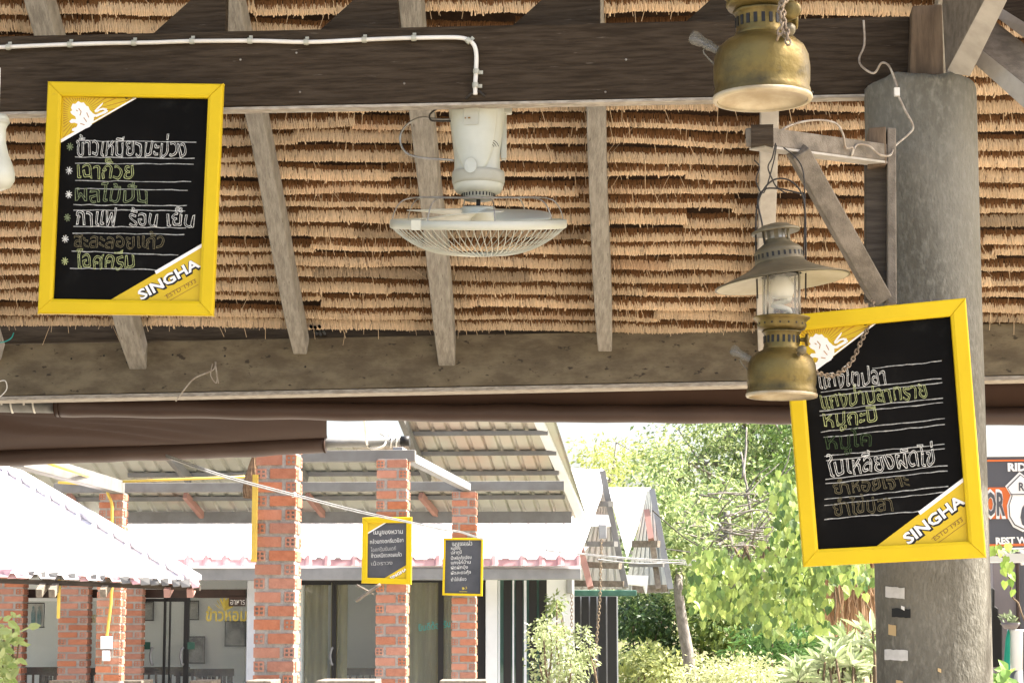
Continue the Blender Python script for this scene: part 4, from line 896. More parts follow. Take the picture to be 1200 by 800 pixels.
# ================================================================ BRICK COLUMNS
def brick_mesh(mir):
    L_, Wd, Ht = .147, .060, .056; x0, x1 = -L_/2, L_/2; ys = [-Wd/2, -.020, -.006, .006, .020, Wd/2]; zs = [-Ht/2, -.018, -.005, .005, .018, Ht/2]
    v = []; f = []; mi = []
    def quad(a, b, c, d, m=0): n_ = len(v); v.extend([a, b, c, d]); f.append((n_, n_+1, n_+2, n_+3)); mi.append(m)
    y0, y1, z0, z1 = ys[0], ys[-1], zs[0], zs[-1]
    quad((x0, y0, z0), (x1, y0, z0), (x1, y0, z1), (x0, y0, z1)); quad((x1, y1, z0), (x0, y1, z0), (x0, y1, z1), (x1, y1, z1))
    quad((x0, y0, z1), (x1, y0, z1), (x1, y1, z1), (x0, y1, z1)); quad((x0, y1, z0), (x1, y1, z0), (x1, y0, z0), (x0, y0, z0))
    quad((x0, y1, z0), (x0, y0, z0), (x0, y0, z1), (x0, y1, z1))
    # end with four holes at +x
    for i in range(5):
        if i in (1, 3):
            for j in range(5):
                if j in (1, 3):
                    d = .04; a, b, c, e = ys[i], ys[i+1], zs[j], zs[j+1]
                    quad((x1-d, a, c), (x1-d, b, c), (x1-d, b, e), (x1-d, a, e), 1)
                    quad((x1, a, c), (x1, b, c), (x1-d, b, c), (x1-d, a, c), 1); quad((x1, b, e), (x1, a, e), (x1-d, a, e), (x1-d, b, e), 1)
                    quad((x1, a, e), (x1, a, c), (x1-d, a, c), (x1-d, a, e), 1); quad((x1, b, c), (x1, b, e), (x1-d, b, e), (x1-d, b, c), 1)
                else: quad((x1, ys[i], zs[j]), (x1, ys[i+1], zs[j]), (x1, ys[i+1], zs[j+1]), (x1, ys[i], zs[j+1]))
        else: quad((x1, ys[i], z0), (x1, ys[i+1], z0), (x1, ys[i+1], z1), (x1, ys[i], z1))
    me = bpy.data.meshes.new('brick'); me.from_pydata(v, [], f); me.materials.append(M['brick']); me.materials.append(M['hole']); me.polygons.foreach_set('material_index', mi); return me
BM = brick_mesh(0)
rb = random.Random(5)
def brick_column(cx_, cy_, z1, label, yaw=0.0, zlow=0.0, scl=1.0):
    root = thing('brick_column', (cx_, cy_, 0), label, 'brick column', 'brick columns of the courtyard'); root.rotation_euler = (0, 0, yaw)
    mb = MB(); mb.box(Vector((cx_, cy_, z1/2)), .214, .214, z1); mb.build('mortar', M['mortar'], root)
    n_ = int(z1/.0765)
    for c in range(n_):
        z = z1-.0765*(c+.5)
        if z < zlow: break
        for s_ in range(4):
            # pinwheel: brick along side s_, alternate courses mirrored
            a = s_*pi/2; mir = 1 if c % 2 else -1
            off = .113-.030; along = -mir*(.113-.0735)+rb.uniform(-.002, .002)
            lx, ly = along, -(off+rb.uniform(-.001, .004))
            o = bpy.data.objects.new('brick', BM); COL.objects.link(o); o.parent = root
            o.location = (lx*cos(a)-ly*sin(a), lx*sin(a)+ly*cos(a), z+rb.uniform(-.001, .001))
            # holed end must face outwards: at the end that reaches the corner
            o.rotation_euler = (rb.uniform(-.01, .01), rb.uniform(-.012, .012), a+(pi if mir > 0 else 0)+rb.uniform(-.01, .01))
    root.scale = (scl, scl, 1); return root
dB = 12.5
pB = at(326, 650, dB); pC = at(460.5, 650, dB*1.318); pD = at(544.5, 650, dB*1.68); zc = 2.93
brick_column(pB.x, pB.y, 2.98, 'nearest sunlit brick column with yellow conduit on its left edge', radians(-3))
brick_column(pC.x, pC.y, at(463, 537, pC.y-.12).z, 'middle sunlit brick column carrying the bright yellow menu board', radians(-3))
brick_column(pD.x, pD.y, at(545, 575, pD.y-.12).z, 'farthest sunlit brick column with the narrow yellow edged board', radians(-3))
pA = at(132, 650, 20.9)
brick_column(pA.x, pA.y, at(132, 577, 20.78).z, 'brick column with white switch box under the white roof corner', radians(-3))
for (px, Y, lab) in ((12, 24.05, 'leftmost shaded brick column at the left edge under the white roof'), (88, 24.05, 'shaded brick column right of the window with the blue picture'), (153, 24.05, 'shaded brick column just right of the column with the switch box')):
    p = at(px, 740, Y); brick_column(p.x, p.y, 2.3, lab, radians(2), scl=1.38 if px < 100 else 1.2)
# boards on columns
def gold(root, P, Q, nr):
    mb = MB(); cx_, cy_ = .52, .875
    pts = [(((x-195)/60)*.075+cx_, ((y-115)/75)*.05+cy_, ) for x, y in LIONB]
    mb.prism([P(a, b, .005) for a, b in pts], nr*.001); mb.build('gold_lion_print', M['gold'], root)
    mb = MB(); mb.tube([P(cx_+.05, cy_+.01, .006), P(cx_+.085, cy_-.0, .006), P(cx_+.075, cy_-.03, .006), P(cx_+.055, cy_-.025, .006)], .003, 5); mb.build('gold_tail_print', M['gold'], root)
    mb = MB(); mb.hexa([P(.42, .935, .005), P(.62, .935, .005), P(.62, .925, .005), P(.42, .925, .005), P(.42, .935, .006), P(.62, .935, .006), P(.62, .925, .006), P(.42, .925, .006)]); mb.build('gold_line_print', M['gold'], root)
def vof(p): return (p-CAM).dot(VV)
vC = vof(at(460, 650, pC.y-.165)); vD = vof(at(544, 650, pD.y-.165))
chalkboard('bright yellow framed dark board fixed on the middle brick column', [(425, 606), (483, 605.5), (482.5, 684.5), (424, 683)], vC, GB, L3, [], tpl=True, far=True, face='greyboard')
chalkboard('narrow yellow edged dark board with small gold lion on the farthest brick column', [(520, 630), (566.5, 630), (565.5, 698), (518.5, 697)], vD, GB, L4, [f1(745, 340)+f1(875, 334)], tpl=False, far=True, face='greyboard', extra=gold)

# ================================================================ STEEL ROOF OVER THE COURTYARD
def pbeam(name, p0, p1, w, h, m, label=None, cat='steel beam', group='steel beams of the courtyard roof', parent=None):
    mb = MB(); mb.beam(p0, p1, w, h); o = mb.build(name, m, parent); bevel(o, .003, 1); return tag(o, label, cat, group) if label else o
sh_ = thing('courtyard_roof', at(400, 605, 23.0), 'corrugated metal roof over the courtyard seen from its cream underside', 'roof')
hC = at(463, 537, pC.y).z+.045
pbeam('steel_beam', at(300, 535.5, pC.y+.05), at(487, 534, pC.y), .10, .085, M['greysteel'], 'pale grey beam leaving the middle brick column to the left')  # darker grey steel stands in for the roof's shade on this beam
pbeam('steel_beam', at(466, 529, pC.y), at(548, 571, pD.y), .075, .07, M['silver'], 'silver diagonal beam joining the tops of the two far columns')
pbeam('steel_beam', at(64, 572, pD.y+.05), at(661, 569, pD.y-.02), .10, .088, M['greysteel'], 'long grey steel beam over the top of the farthest brick column')
pbeam('steel_beam', at(20, 537, 15.5), at(140, 571, 20.8), .10, .12, M['greysteel'], 'grey beam with yellow conduit running up over the left brick column')  # shade of the roof put into the darker steel colour
for i, (a, b) in enumerate((((50, 547, 15.2), (128, 572, 20.7)), ((140, 569, 20.65), (300, 563.5, 20.6)), ((68, 570, 20.7), (126, 574, 20.7)))):
    mb = MB(); mb.tube([at(*a)+ZZ*.04, at(*b)+ZZ*.045], .012, 8); tag(mb.build('yellow_conduit', M['yellowpipe']), ['yellow conduit on the sloping beam above the left brick column', 'yellow conduit along the long grey beam left of the nearest column', 'short yellow conduit left of the left brick column top'][i], 'conduit', 'yellow conduits')
mb = MB(); mb.tube(smoothpts([at(125, 571, 20.74), at(127, 580, 20.73), at(131, 590, 20.73), at(131, 612, 20.73), at(131, 690, 20.73), at(127, 730, 20.73), at(125, 746, 20.73)], 3), .014, 8); tag(mb.build('yellow_conduit', M['yellowpipe']), 'yellow conduit down the front of the left brick column to the switch box', 'conduit', 'yellow conduits')
mb = MB(); mb.beam(at(297.5, 658, dB-.13), at(299.5, 556, dB-.13), .028, .028, up=VV); o = mb.build('yellow_conduit', M['yellowpipe']); tag(o, 'thick yellow conduit standing at the left side of the nearest brick column', 'conduit', 'yellow conduits')
mb = MB(); mb.hexa([at(x, y, 20.70) for x, y in ((117.5, 760), (132, 760), (132, 745), (117.5, 745))]+[at(x, y, 20.78) for x, y in ((117.5, 760), (132, 760), (132, 745), (117.5, 745))]); mb.hexa([at(x, y, 20.70) for x, y in ((119.5, 774), (129, 774), (129, 761.5), (119.5, 761.5))]+[at(x, y, 20.78) for x, y in ((119.5, 774), (129, 774), (129, 761.5), (119.5, 761.5))])
o = mb.build('switch_box', M['render']); bevel(o, .006); tag(o, 'white electric switch box on the left brick column', 'switch box')
# roof plane through the eave, 30 deg slope, ribs 13 deg skew
RAZ = radians(13); RSL = radians(29)
Rd = Vector((sin(RAZ)*cos(RSL), cos(RAZ)*cos(RSL), -sin(RSL)))       # downhill, away
Ru = Vector((cos(radians(4)), -sin(radians(4)), 0))
eL = at(40, 603, 23.4); 
def corr(root, name, o0, U, D_, width, length, m, rib=.022, gap=.16, up=None, sheetw=.78, skip=None):
    up = up or U.cross(D_).normalized()
    if up.z < 0: up = -up
    n_ = max(1, int(round(width/sheetw))); w_ = width/n_
    for i in range(n_):
        a = o0+U*(w_*i); prof = []; x = 0.0
        while x < w_-1e-4:
            for dx, h in ((0, 0), (.10, 0), (.115, rib), (.14, rib), (.155, 0)):
                if x+dx < w_: prof.append((x+dx, h))
            x += gap
        prof.append((w_, 0)); vs = [a+U*x_+up*(h_+.002*(i % 2)) for x_, h_ in prof]; k_ = len(vs); vs += [p+D_*length for p in vs]
        vs += [p-up*.002 for p in vs]
        fs = [(j, j+1, k_+j+1, k_+j) for j in range(k_-1)]+[(2*k_+j, 3*k_+j, 3*k_+j+1, 2*k_+j+1) for j in range(k_-1)]+[(j, 2*k_+j, 2*k_+j+1, j+1) for j in range(k_-1)]+[(k_+j, k_+j+1, 3*k_+j+1, 3*k_+j) for j in range(k_-1)]
        mb = MB(); mb.add(vs, fs, False); mb.build(name, m, root)
eR = at(688, 600, 23.2)
Ur = (eR-eL).normalized()
def onR(px, py, off=0): n_ = Ur.cross(Rd).normalized(); n_ = n_ if n_.z > 0 else -n_; return hit(px, py, eL+n_*off, n_), n_
pt, nR = onR(560, 497)
lenHi = 3.6
# right part (tall) and left part (short)
mid = eL+Ur*((at(478, 603, 23.3)-eL).dot(Ur)); wR = (eR-eL).length
iy = lambda px, py: ((onR(px, py)[0]-eL).dot(nR.cross(Ur).normalized()))
dn = Rd; slopelen = lambda px, py: (eL-onR(px, py)[0]).dot(Rd-Ur*Rd.dot(Ur))/((Rd-Ur*Rd.dot(Ur)).length_squared)
lr = slopelen(560, 480); llf = slopelen(300, 522)
print('roof lens', lr, llf)
lr = min(max(lr, .8), 6); llf = min(max(llf, .5), lr)
xm = (onR(480, 520)[0]-eL-(-Rd*slopelen(480, 520))).dot(Ur)
xm = min(max(xm, 1), wR-1)
corr(sh_, 'roof_sheet', eL-Rd*llf, Ur, Rd, xm, llf+.12, M['sheetunder'])
corr(sh_, 'roof_sheet', eL-Rd*lr+Ur*xm, Ur, Rd, wR-xm-.02, lr+.12, M['sheetunder'])
# purlins parallel to the eave
for j, (xa, xb_, py) in enumerate(((478, 642, 506), (478, 652, 529.5), (150, 655, 553.5), (60, 662, 582))):
    a = onR(xa, py+(2 if xa > 400 else 3), -.03)[0]; s_ = (a-eL).dot(nR.cross(Ur)); b = onR(xb_, py, -.03)[0]
    pbeam('purlin', a, a+Ur*((b-a).dot(Ur)), .05, .045, M['greysteel'], parent=sh_)
# rafters of the steel roof
for px, m in ((95, 'pinkpaint'), (232, 'pinkpaint'), (375, 'pinkpaint'), (508, 'pinkpaint')):
    a = onR(px-15, 580, -.07)[0]; b = onR(px+5, 604, -.06)[0]; pbeam('roof_rafter', a, b, .05, .07, M[m], parent=sh_)
for (xa, ya, xb_, yb) in ((203, 540, 222, 562), (474, 497, 502, 565), (345, 540, 358, 562)):
    a = onR(xa, ya, -.09)[0]; b = onR(xb_, yb, -.09)[0]; pbeam('roof_rafter', a-(b-a)*.3, b, .06, .09, M['greysteel'], parent=sh_)
# eave fascia beam
pbeam('eave_beam', at(146, 606.5, 23.3), at(670, 606, 23.1), .05, .125, M['greysteel'], parent=sh_)
# verge flashing at right
a = onR(634, 490, .02)[0]; b = onR(686, 614, .02)[0]; pbeam('verge_flashing', a-Ur*.02, b, .10, .09, M['render'], parent=sh_)
# silver shine beads at sheet ends
# bundle of cables
for i, (dy, r) in enumerate(((0, .0050), (2.2, .0045))):
    pts = [(195, 533, 9.9), (260, 556, 10.8), (330, 575, 11.9), (350, 580, 12.25), (420, 598, 13.9), (487, 612.5, 15.6), (520, 620, 16.8), (538, 622, 17.6), (565, 630, 18.8), (620, 641, 21), (700, 650, 23), (780, 658, 25), (850, 664, 27)] 
    wire('service_cable', [(x, y+dy*(1 if x < 480 else .6), Y) for x, y, Y in pts], r, M['cablegrey'], ['white service cable sagging from the awning across the courtyard', 'grey service cable running just under the white one'][i], 'cable', group='cables across the courtyard')
for i, pts in enumerate(([(640, 645, 21), (720, 652, 24), (800, 656, 27), (900, 652, 31), (1040, 640, 36)], [(765, 598, 26), (800, 628, 27), (830, 645, 28)], [(700, 655, 22), (760, 660, 24), (850, 655, 27)], [(780, 643, 26), (860, 650, 29), (1040, 652, 34)])):
    wire('service_cable', pts, .008, M['cablegrey'] if i % 2 == 0 else M['blackwire'], ['thin cable running on right of the courtyard roof into the trees', 'slanting black cable in front of the trees beside the gables', 'short cable under the gable roofs', 'black cable stretched across the green trees'][i], 'cable', group='cables across the courtyard')
wire('cable_tie', [(344, 577, 12.15), (345, 582, 12.15)], .014, M['whitecable'], 'white clamp on the service cable by the nearest brick column', 'clamp')
# woven basket shade behind the nearest column
p = at(300, 560, 13.2); bk = thing('woven_basket', (p.x, p.y, at(300, 583, 13.2).z), 'brown woven basket hanging behind the top of the nearest brick column', 'basket')
z_ = lambda y: at(300, y, 13.2).z; q = 13.2/F
for i in range(16):
    t = 2*pi*i/16; mb = MB(); mb.tube([(p.x+cos(t+a)*r*q, p.y+sin(t+a)*r*q, z_(y)) for r, y, a in ((3, 530, 0), (7, 542, .2), (12, 556, .4), (15, 572, .6), (14, 583, .8))], .004, 4, cap=False); mb.build('cane_rib', M['wicker'], bk)
mb = MB(); mb.lathe([(3*q, z_(530)), (7*q, z_(542)), (12*q, z_(556)), (14.6*q, z_(572)), (13.6*q, z_(583))], Vector((p.x, p.y, 0)), 24); mb.build('weave', M['wicker'], bk)
# pale twigs tied to the middle column
wire('bamboo_stick', [(417, 704, 16.1), (446, 684, 16.1)], .012, M['bracket'], 'thin bare stick sticking out left of the middle brick column', 'stick'); wire('bamboo_stick', [(418, 685, 16.1), (438, 696, 16.1)], .008, M['bracket'], 'shorter bare twig crossing the stick on the middle brick column', 'stick')
# ================================================================ WHITE ROOFS
def roofplane(p, az, slope):    # plane falling towards -Y rotated az
    d = Vector((sin(az)*cos(slope), -cos(az)*cos(slope), -sin(slope))); u = Vector((cos(az), sin(az), 0)); n = u.cross(d); n = n if n.z > 0 else -n; return d, u, n.normalized()
def slabroof(name, px_pts, p0, n, m, thick, parent, mats=None):
    pts = [hit(x, y, p0, n) for x, y in px_pts]; mb = MB(); mb.prism([p-n*thick for p in pts], n*thick); return mb.build(name, m, parent)
def ribbed(root, px_pts, p0, d, u, n, gap, m, name='roof_sheet', under=None, rib=.028, sheetw=1.0):
    """clips corrugated sheets to a convex pixel polygon on the plane: strips between ribs as sheets"""
    P_ = [hit(x, y, p0, n) for x, y in px_pts]; uv = [((p-p0).dot(u), (p-p0).dot(d)) for p in P_]
    u0 = min(a for a, b in uv); u1 = max(a for a, b in uv)
    def span(x):
        ys = []
        for i in range(len(uv)):
            (xa, ya), (xb, yb) = uv[i], uv[(i+1) % len(uv)]
            if abs(xa-xb) > 1e-9 and min(xa, xb)-1e-9 <= x <= max(xa, xb)+1e-9: ys.append(ya+(yb-ya)*(x-xa)/(xb-xa))
        return (min(ys), max(ys)) if ys else (0, 0)
    x = u0+1e-4
    while x < u1-.01:
        xe = min(x+sheetw, u1-1e-4); xs_ = []; q = x
        while q < xe:
            for dx, h in ((0, 0), (gap*.55, 0), (gap*.66, rib), (gap*.84, rib), (gap*.95, 0)):
                if q+dx < xe: xs_.append((q+dx, h))
            q += gap
        xs_.append((xe, 0)); top = []; bot = []
        for a, h in xs_:
            s_ = span(a); top.append(p0+u*a+d*s_[0]+n*h); bot.append(p0+u*a+d*s_[1]+n*h)
        k_ = len(top); vs = top+bot; vs += [p-n*.004 for p in vs]
        fs = [(j, j+1, k_+j+1, k_+j) for j in range(k_-1)]+[(2*k_+j, 3*k_+j, 3*k_+j+1, 2*k_+j+1) for j in range(k_-1)]+[(k_+j, k_+j+1, 3*k_+j+1, 3*k_+j) for j in range(k_-1)]+[(j, 2*k_+j, 2*k_+j+1, j+1) for j in range(k_-1)]
        mb = MB(); mb.add(vs, fs, False); mb.build(name, m, root); x = xe
# left roof
pL = at(235, 684, 18.0); d, u, n = roofplane(pL, radians(-1), radians(20))
lr_ = thing('metal_canopy', pL, 'corrugated roof coloured white for sun glare at lower left with ragged red tinted eave', 'roof')
ribbed(lr_, [(-140, 462), (0, 545), (235, 684), (-140, 670)], pL, d, u, n, .20, M['whiteroof'], rib=.035, sheetw=1.0)
mb = MB(); a = hit(-4, 543, pL, n); b = hit(230, 681.5, pL, n); mb.beam(a-(b-a)*.6+n*.03, b+n*.03, .10, .04, up=n); mb.build('hip_flashing', M['whiteroof'], lr_)
# torn red tinted ends hanging off the eave
rr = random.Random(2)
for i in range(20):
    x = 2+i*11.9+rr.uniform(-1.5, 1.5); y = 671+ (684-671)*x/235; big = x < 32
    a = hit(x, y, pL, n); mb = MB(); w_ = rr.uniform(.02, .05)*(1.6 if big else 1); l_ = rr.uniform(.03, .07)*(1.5 if big else 1)
    mb.prism([a-u*w_+n*.02, a+u*w_+n*.03, a+u*w_*1.3+d*l_-n*.01, a-u*.01+d*l_*.8-n*.02], n*.006); mb.build('eave_flap', M['pinkroof'] if (big or i in (8, 11, 13, 19)) else M['greysteel'], lr_)
for x, y in ((38, 637), (83, 658), (2, 648)):
    a = hit(x, y, pL, n); mb = MB(); mb.prism([a+n*.036+u*.03, a+n*.036-d*.03, a+n*.036-u*.03, a+n*.036+d*.03], n*.004); mb.build('red_roof_patch', M['pinkroof'], lr_)  # roof's own red left showing through the painted glare white
mb = MB(); a = hit(-140, 673, pL, n); b = hit(232, 686.5, pL, n); mb.beam(a-n*.05-d*.10, b-n*.05-d*.10, .04, .04); mb.build('eave_beam', M['darkboard'], lr_)
for x in (45, 60, 120, 195, 222):
    a = hit(x, 684, pL, n)-n*.05; mb = MB(); mb.beam(a-n*.03, a-n*.03-d*min(2.2, (235-x)/235*3.6*.7), .05, .07); mb.build('roof_rafter', M['pinkpaint'] if x > 150 else M['bracket'], lr_)
# posts under left roof: bamboo pole
mb = MB(); a = at(69.5, 678, 18.2); mb.tube([a, a-ZZ*.32], .014, 8); tag(mb.build('yellow_conduit', M['yellowpipe']), 'short yellow conduit hanging below the white roof by the blue picture', 'conduit', 'yellow conduits')
# middle roof
pM = at(400, 659, 23.6); d2, u2_, n2 = roofplane(pM, radians(-4), radians(20))
mr = thing('metal_canopy', pM, 'long white metal roof with pink lower edge behind the brick columns', 'roof')
ribbed(mr, [(-140, 560), (712, 560), (690, 622), (680, 655), (-140, 655)], pM, d2, u2_, n2, .20, M['whiteroof'], rib=.03)
# pink ridged front edge turned down
dd = (d2*.45-ZZ*.9).normalized(); nn_ = u2_.cross(dd); nn_ = nn_ if nn_.y < 0 else -nn_
a = hit(205, 654.5, pM, n2)+n2*.004; b = hit(680, 654.5, pM, n2)+n2*.004
x = 0; Lw = (b-a).dot((b-a).normalized()); ud = (b-a).normalized()
while x < Lw:
    w_ = min(.9, Lw-x); prof = []; q = 0
    while q < w_-.001:
        for dx, h in ((0, 0), (.11, .004), (.135, .05), (.165, .05), (.195, .004)):
            if q+dx < w_: prof.append((q+dx, h))
        q += .20
    prof.append((w_, 0)); vs = [a+ud*(x+xx)+n2*h*.8 for xx, h in prof]; k_ = len(vs); vs += [a+ud*(x+xx)+dd*.085+nn_*h*.3 for xx, h in prof]
    mb = MB(); mb.add(vs, [(j, j+1, k_+j+1, k_+j) for j in range(k_-1)]); mb.build('eave_edge', M['pinkroof'], mr); x += w_
# gutter and soffit
g0 = hit(205, 663, pM, n2); g1 = at(680, 664, 23.5)
mb = MB(); mb.prism([at(205, 680, 23.75), at(681, 678.5, 23.6), at(681, 665.5, 23.6), at(205, 664.5, 23.75)], Vector((0, .12, 0))); o = mb.build('gutter', M['silver'], mr); bevel(o, .01)
mb = MB(); mb.prism([at(400, 665, 23.5)+Vector((-9, .2, 0)), at(400, 665, 23.5)+Vector((2.55, .2, 0)), at(400, 665, 23.5)+Vector((2.55, 3.2, 0)), at(400, 665, 23.5)+Vector((-9, 3.2, 0))], Vector((0, 0, .03))); mb.build('ceiling', M['inner'], mr)

# ================================================================ SHOP BUILDING BEHIND THE COLUMNS
yS = 24.4; yW = 26.5
shop = thing('shop_building', at(400, 800, yS), 'single storey shop with glass doors and curtains behind the brick columns', 'building')
def wallq(name, x0, x1, y0, y1, Y, m, thick=.08, parent=shop, bev=0):
    """front facing slab: pixel box at depth Y; y1=None goes to the ground"""
    a = at(x0, y1 if y1 else 800, Y); b = at(x1, y0, Y); zb = 0 if y1 is None else a.z
    mb = MB(); mb.hexa([(a.x, Y, zb), (b.x, Y, zb), (b.x, Y+thick, zb), (a.x, Y+thick, zb), (a.x, Y, b.z), (b.x, Y, b.z), (b.x, Y+thick, b.z), (a.x, Y+thick, b.z)])
    o = mb.build(name, m, parent); 
    if bev: bevel(o, bev)
    return o
wallq('back_wall', -120, 690, 640, None, yW, M['inner'], .1)
a = at(-120, 800, yS); b = at(690, 800, yS)
mb = MB(); mb.hexa([(a.x, yS, .0), (b.x, yS, .0), (b.x, yW, .0), (a.x, yW, .0), (a.x, yS, .08), (b.x, yS, .08), (b.x, yW, .08), (a.x, yW, .08)]); mb.build('shop_floor', M['floor'], shop)
for px in (343, 572):     # cross walls
    a = at(px, 800, yS+.1); mb = MB(); mb.hexa([(a.x, yS+.1, 0), (a.x+.1, yS+.1, 0), (a.x+.1, yW, 0), (a.x, yW, 0), (a.x, yS+.1, 2.3), (a.x+.1, yS+.1, 2.3), (a.x+.1, yW, 2.3), (a.x, yW, 2.3)]); mb.build('cross_wall', M['inner'], shop)
# lintel over the left part (dark red-brown) and left glass
wallq('lintel', 30, 288, 690, 700, yS-.02, M['darkwood'], .1); wallq('lintel', -60, 30, 690, 704, yS-.02, M['darkwood'], .1)
wallq('lintel', 300, 570, 679.5, 682, yS-.02, M['black'], .1)
def pane(x0, x1, y0, y1, Y=yS+.03, m='window'): return wallq('glass_pane', x0, x1, y0, y1, Y, M[m], .008)
def door(x0, x1, y0, handle=None, hs=1, fr=3.4, glass='window'):
    wallq('door_frame', x0, x0+fr, y0, None, yS, M['black'], .06); wallq('door_frame', x1-fr, x1, y0, None, yS, M['black'], .06); wallq('door_frame', x0+fr, x1-fr, y0, y0+fr, yS+.002, M['black'], .056)
    pane(x0+fr, x1-fr, y0+fr, None, m=glass)
    if handle:
        c = [at(handle, y, yS-.07) for y in (759, 763, 768, 774, 778)]; mb = MB(); P_ = smoothpts([c[0]+Vector((0, .07, 0)), c[0], c[1]+Vector((hs*-.012, 0, 0)), c[2]+Vector((hs*-.02, 0, 0)), c[3]+Vector((hs*-.012, 0, 0)), c[4], c[4]+Vector((0, .07, 0))], 4); mb.tube(P_, .014, 8); mb.build('door_handle', M['silver'], shop)
pane(28, 73, 704, None); pane(104, 114, 704, None)
door(165, 200, 701, 178, 1); door(190, 222, 700, 213.5, 1, fr=4.5); pane(220, 288, 697, None)
wallq('door_frame', 214, 220, 700, None, yS-.004, M['black'], .06)
wallq('post', 288, 300, 678, None, yS-.12, M['post'], .16, bev=.006)
wallq('door_frame', 300, 305, 680, None, yS-.01, M['black'], .06)
door(305, 392, 681, 389, 1, fr=4, glass='window'); door(391, 450, 681, None, fr=3.5); pane(450, 513, 682, None); wallq('door_frame', 513, 520, 681, None, yS-.01, M['black'], .06); pane(520, 560, 682, None)
wallq('door_frame', 560, 569, 680, None, yS-.01, M['black'], .06)
wallq('post', 569, 583, 678.5, None, yS-.12, M['render'], .16, bev=.006)
pane(583, 641, 679, None, m='greenglass'); wallq('dark_curtain_wall', 583, 641, 679, None, yS+.9, M['signgrey'], .04)
for x0, x1 in ((590, 599), (604.5, 612.5), (620, 629), (632, 641)): wallq('door_slat', x0, x1, 679.5, None, yS-.02, M['black'], .05)
for x0, x1 in ((583.5, 586), (600.5, 602.5), (614, 617)): wallq('light_stile', x0, x1, 679.5, None, yS-.018, M['post'], .045)
wallq('white_wall', 641, 673, 676, None, yS-.03, M['render'], .2)
# curtains, pleated
def curtain(x0, x1, Y, y0=682, m='curtain', amp=.035):
    a = at(x0, 740, Y); b = at(x1, 740, Y); zt_ = at(x0, y0, Y).z; n_ = int((b.x-a.x)/.022); vs = []
    for j, z in enumerate((zt_, zt_*.6, .12)):
        for i in range(n_+1):
            x = a.x+(b.x-a.x)*i/n_; vs.append((x, Y+amp*sin(x*55+sin(x*9)*2)*(1+.3*j)+.01*sin(x*21+z*3), z))
    fs = [(j*(n_+1)+i, j*(n_+1)+i+1, (j+1)*(n_+1)+i+1, (j+1)*(n_+1)+i) for j in range(2) for i in range(n_)]
    mb = MB(); mb.add(vs, fs, True); mb.build('curtain', M[m], shop)
curtain(352, 384, yS+.3); curtain(388, 407, yS+.35); curtain(478, 561, yS+.3); curtain(300, 312, yS+.3)
# pictures on the wall
def picture(x0, x1, y0, y1, Y, lab, tone):
    r_ = thing('framed_picture', at((x0+x1)/2, y1, Y), lab, 'picture', 'framed pictures in the shop'); fwp = 1.3
    for q in ((x0, x1, y0, y0+fwp), (x0, x1, y1-fwp, y1), (x0, x0+fwp, y0+fwp, y1-fwp), (x1-fwp, x1, y0+fwp, y1-fwp)): wallq('frame_rail', *q, Y, M['black'], .03, parent=r_)
    wallq('print', x0+fwp, x1-fwp, y0+fwp, y1-fwp, Y+.01, M[tone], .008, parent=r_); return r_
M['print2'] = mat('grey_picture_print', (.08, .075, .07), (.45, .44, .42), 5, rough=.4); M['print3'] = mat('blue_picture_print', (.03, .20, .24), (.55, .58, .55), 6, rough=.4)
r_ = picture(30, 52, 705.5, 735, yS+.35, 'framed bluish picture of two figures in the leftmost shop window', 'white')
for cx__, h in ((39, 1), (46, .92)):    # two simple figures in the print
    mb = MB(); Y = yS+.352
    def fig(x, y): a = at(x, y, Y); return a
    pts = [(cx__-2.2, 732), (cx__-2.6, 722), (cx__-2.2, 716), (cx__-.9, 713.5), (cx__-1.3, 711), (cx__, 709.3), (cx__+1.3, 711), (cx__+.9, 713.5), (cx__+2.2, 716), (cx__+2.6, 722), (cx__+2.2, 732)]
    mb.prism([fig(*p) for p in pts], Vector((0, -.004, 0))); mb.build('figure_print', M['print3'], r_)
picture(219, 233, 703, 726, yW-.04, 'small framed black and white picture above the larger one on the shop wall', 'print2')
picture(219, 240, 745, 777, yW-.04, 'framed picture low on the shop wall right of the black doors', 'print2')
picture(263, 288, 727, 757, yW-.06, 'framed picture beside the white post on the shop wall', 'print2')
picture(167, 180, 704, 727, yW-.04, 'framed picture behind the leftmost black door frame', 'print2')
# gold script on the glass and red sign
mb = MB(); letters(mb, 'ข้าวหอม', at(241, 727, yS), at(289, 727, yS), 11*yS/F, Vector((0, -1, 0)), bold=.02, cap='ก', lift=.002); mb.build('gold_lettering', M['gold'], shop)
mb = MB()
for i in range(7):
    t = radians(30+i*20); c = at(263, 716, yS); mb.add([c+Vector((0, -.004, 0)), c+Vector((cos(t)*.10-.02*sin(t), -.004, sin(t)*.10+.03)), c+Vector((cos(t)*.13, -.004, sin(t)*.13+.03)), c+Vector((cos(t)*.10+.02*sin(t), -.004, sin(t)*.10))], [(0, 1, 2, 3)])
mb.build('gold_leaf_print', M['gold'], shop)
mb = MB(); letters(mb, 'ข้าวหอม', at(103, 729, yS), at(114, 729, yS), 9*yS/F, Vector((0, -1, 0)), bold=.02, cap='ก', lift=.002); mb.build('gold_lettering', M['gold'], shop)
wallq('red_sign', 268, 288, 699, 710, yS-.05, M['darkwood'], .02); mb = MB(); letters(mb, 'อาหาร', at(270, 708, yS-.05), at(287, 708, yS-.05), 5.5*yS/F, Vector((0, -1, 0)), cap='ก', lift=.003); mb.build('sign_lettering', M['white'], shop)
mb = MB(); letters(mb, 'ยินดีต้อนรับ', at(491, 739, yS), at(528, 734, yS), 6*yS/F, Vector((0, -1, 0)), cap='ก', lift=.004); mb.build('teal_lettering', M['teal'], shop)
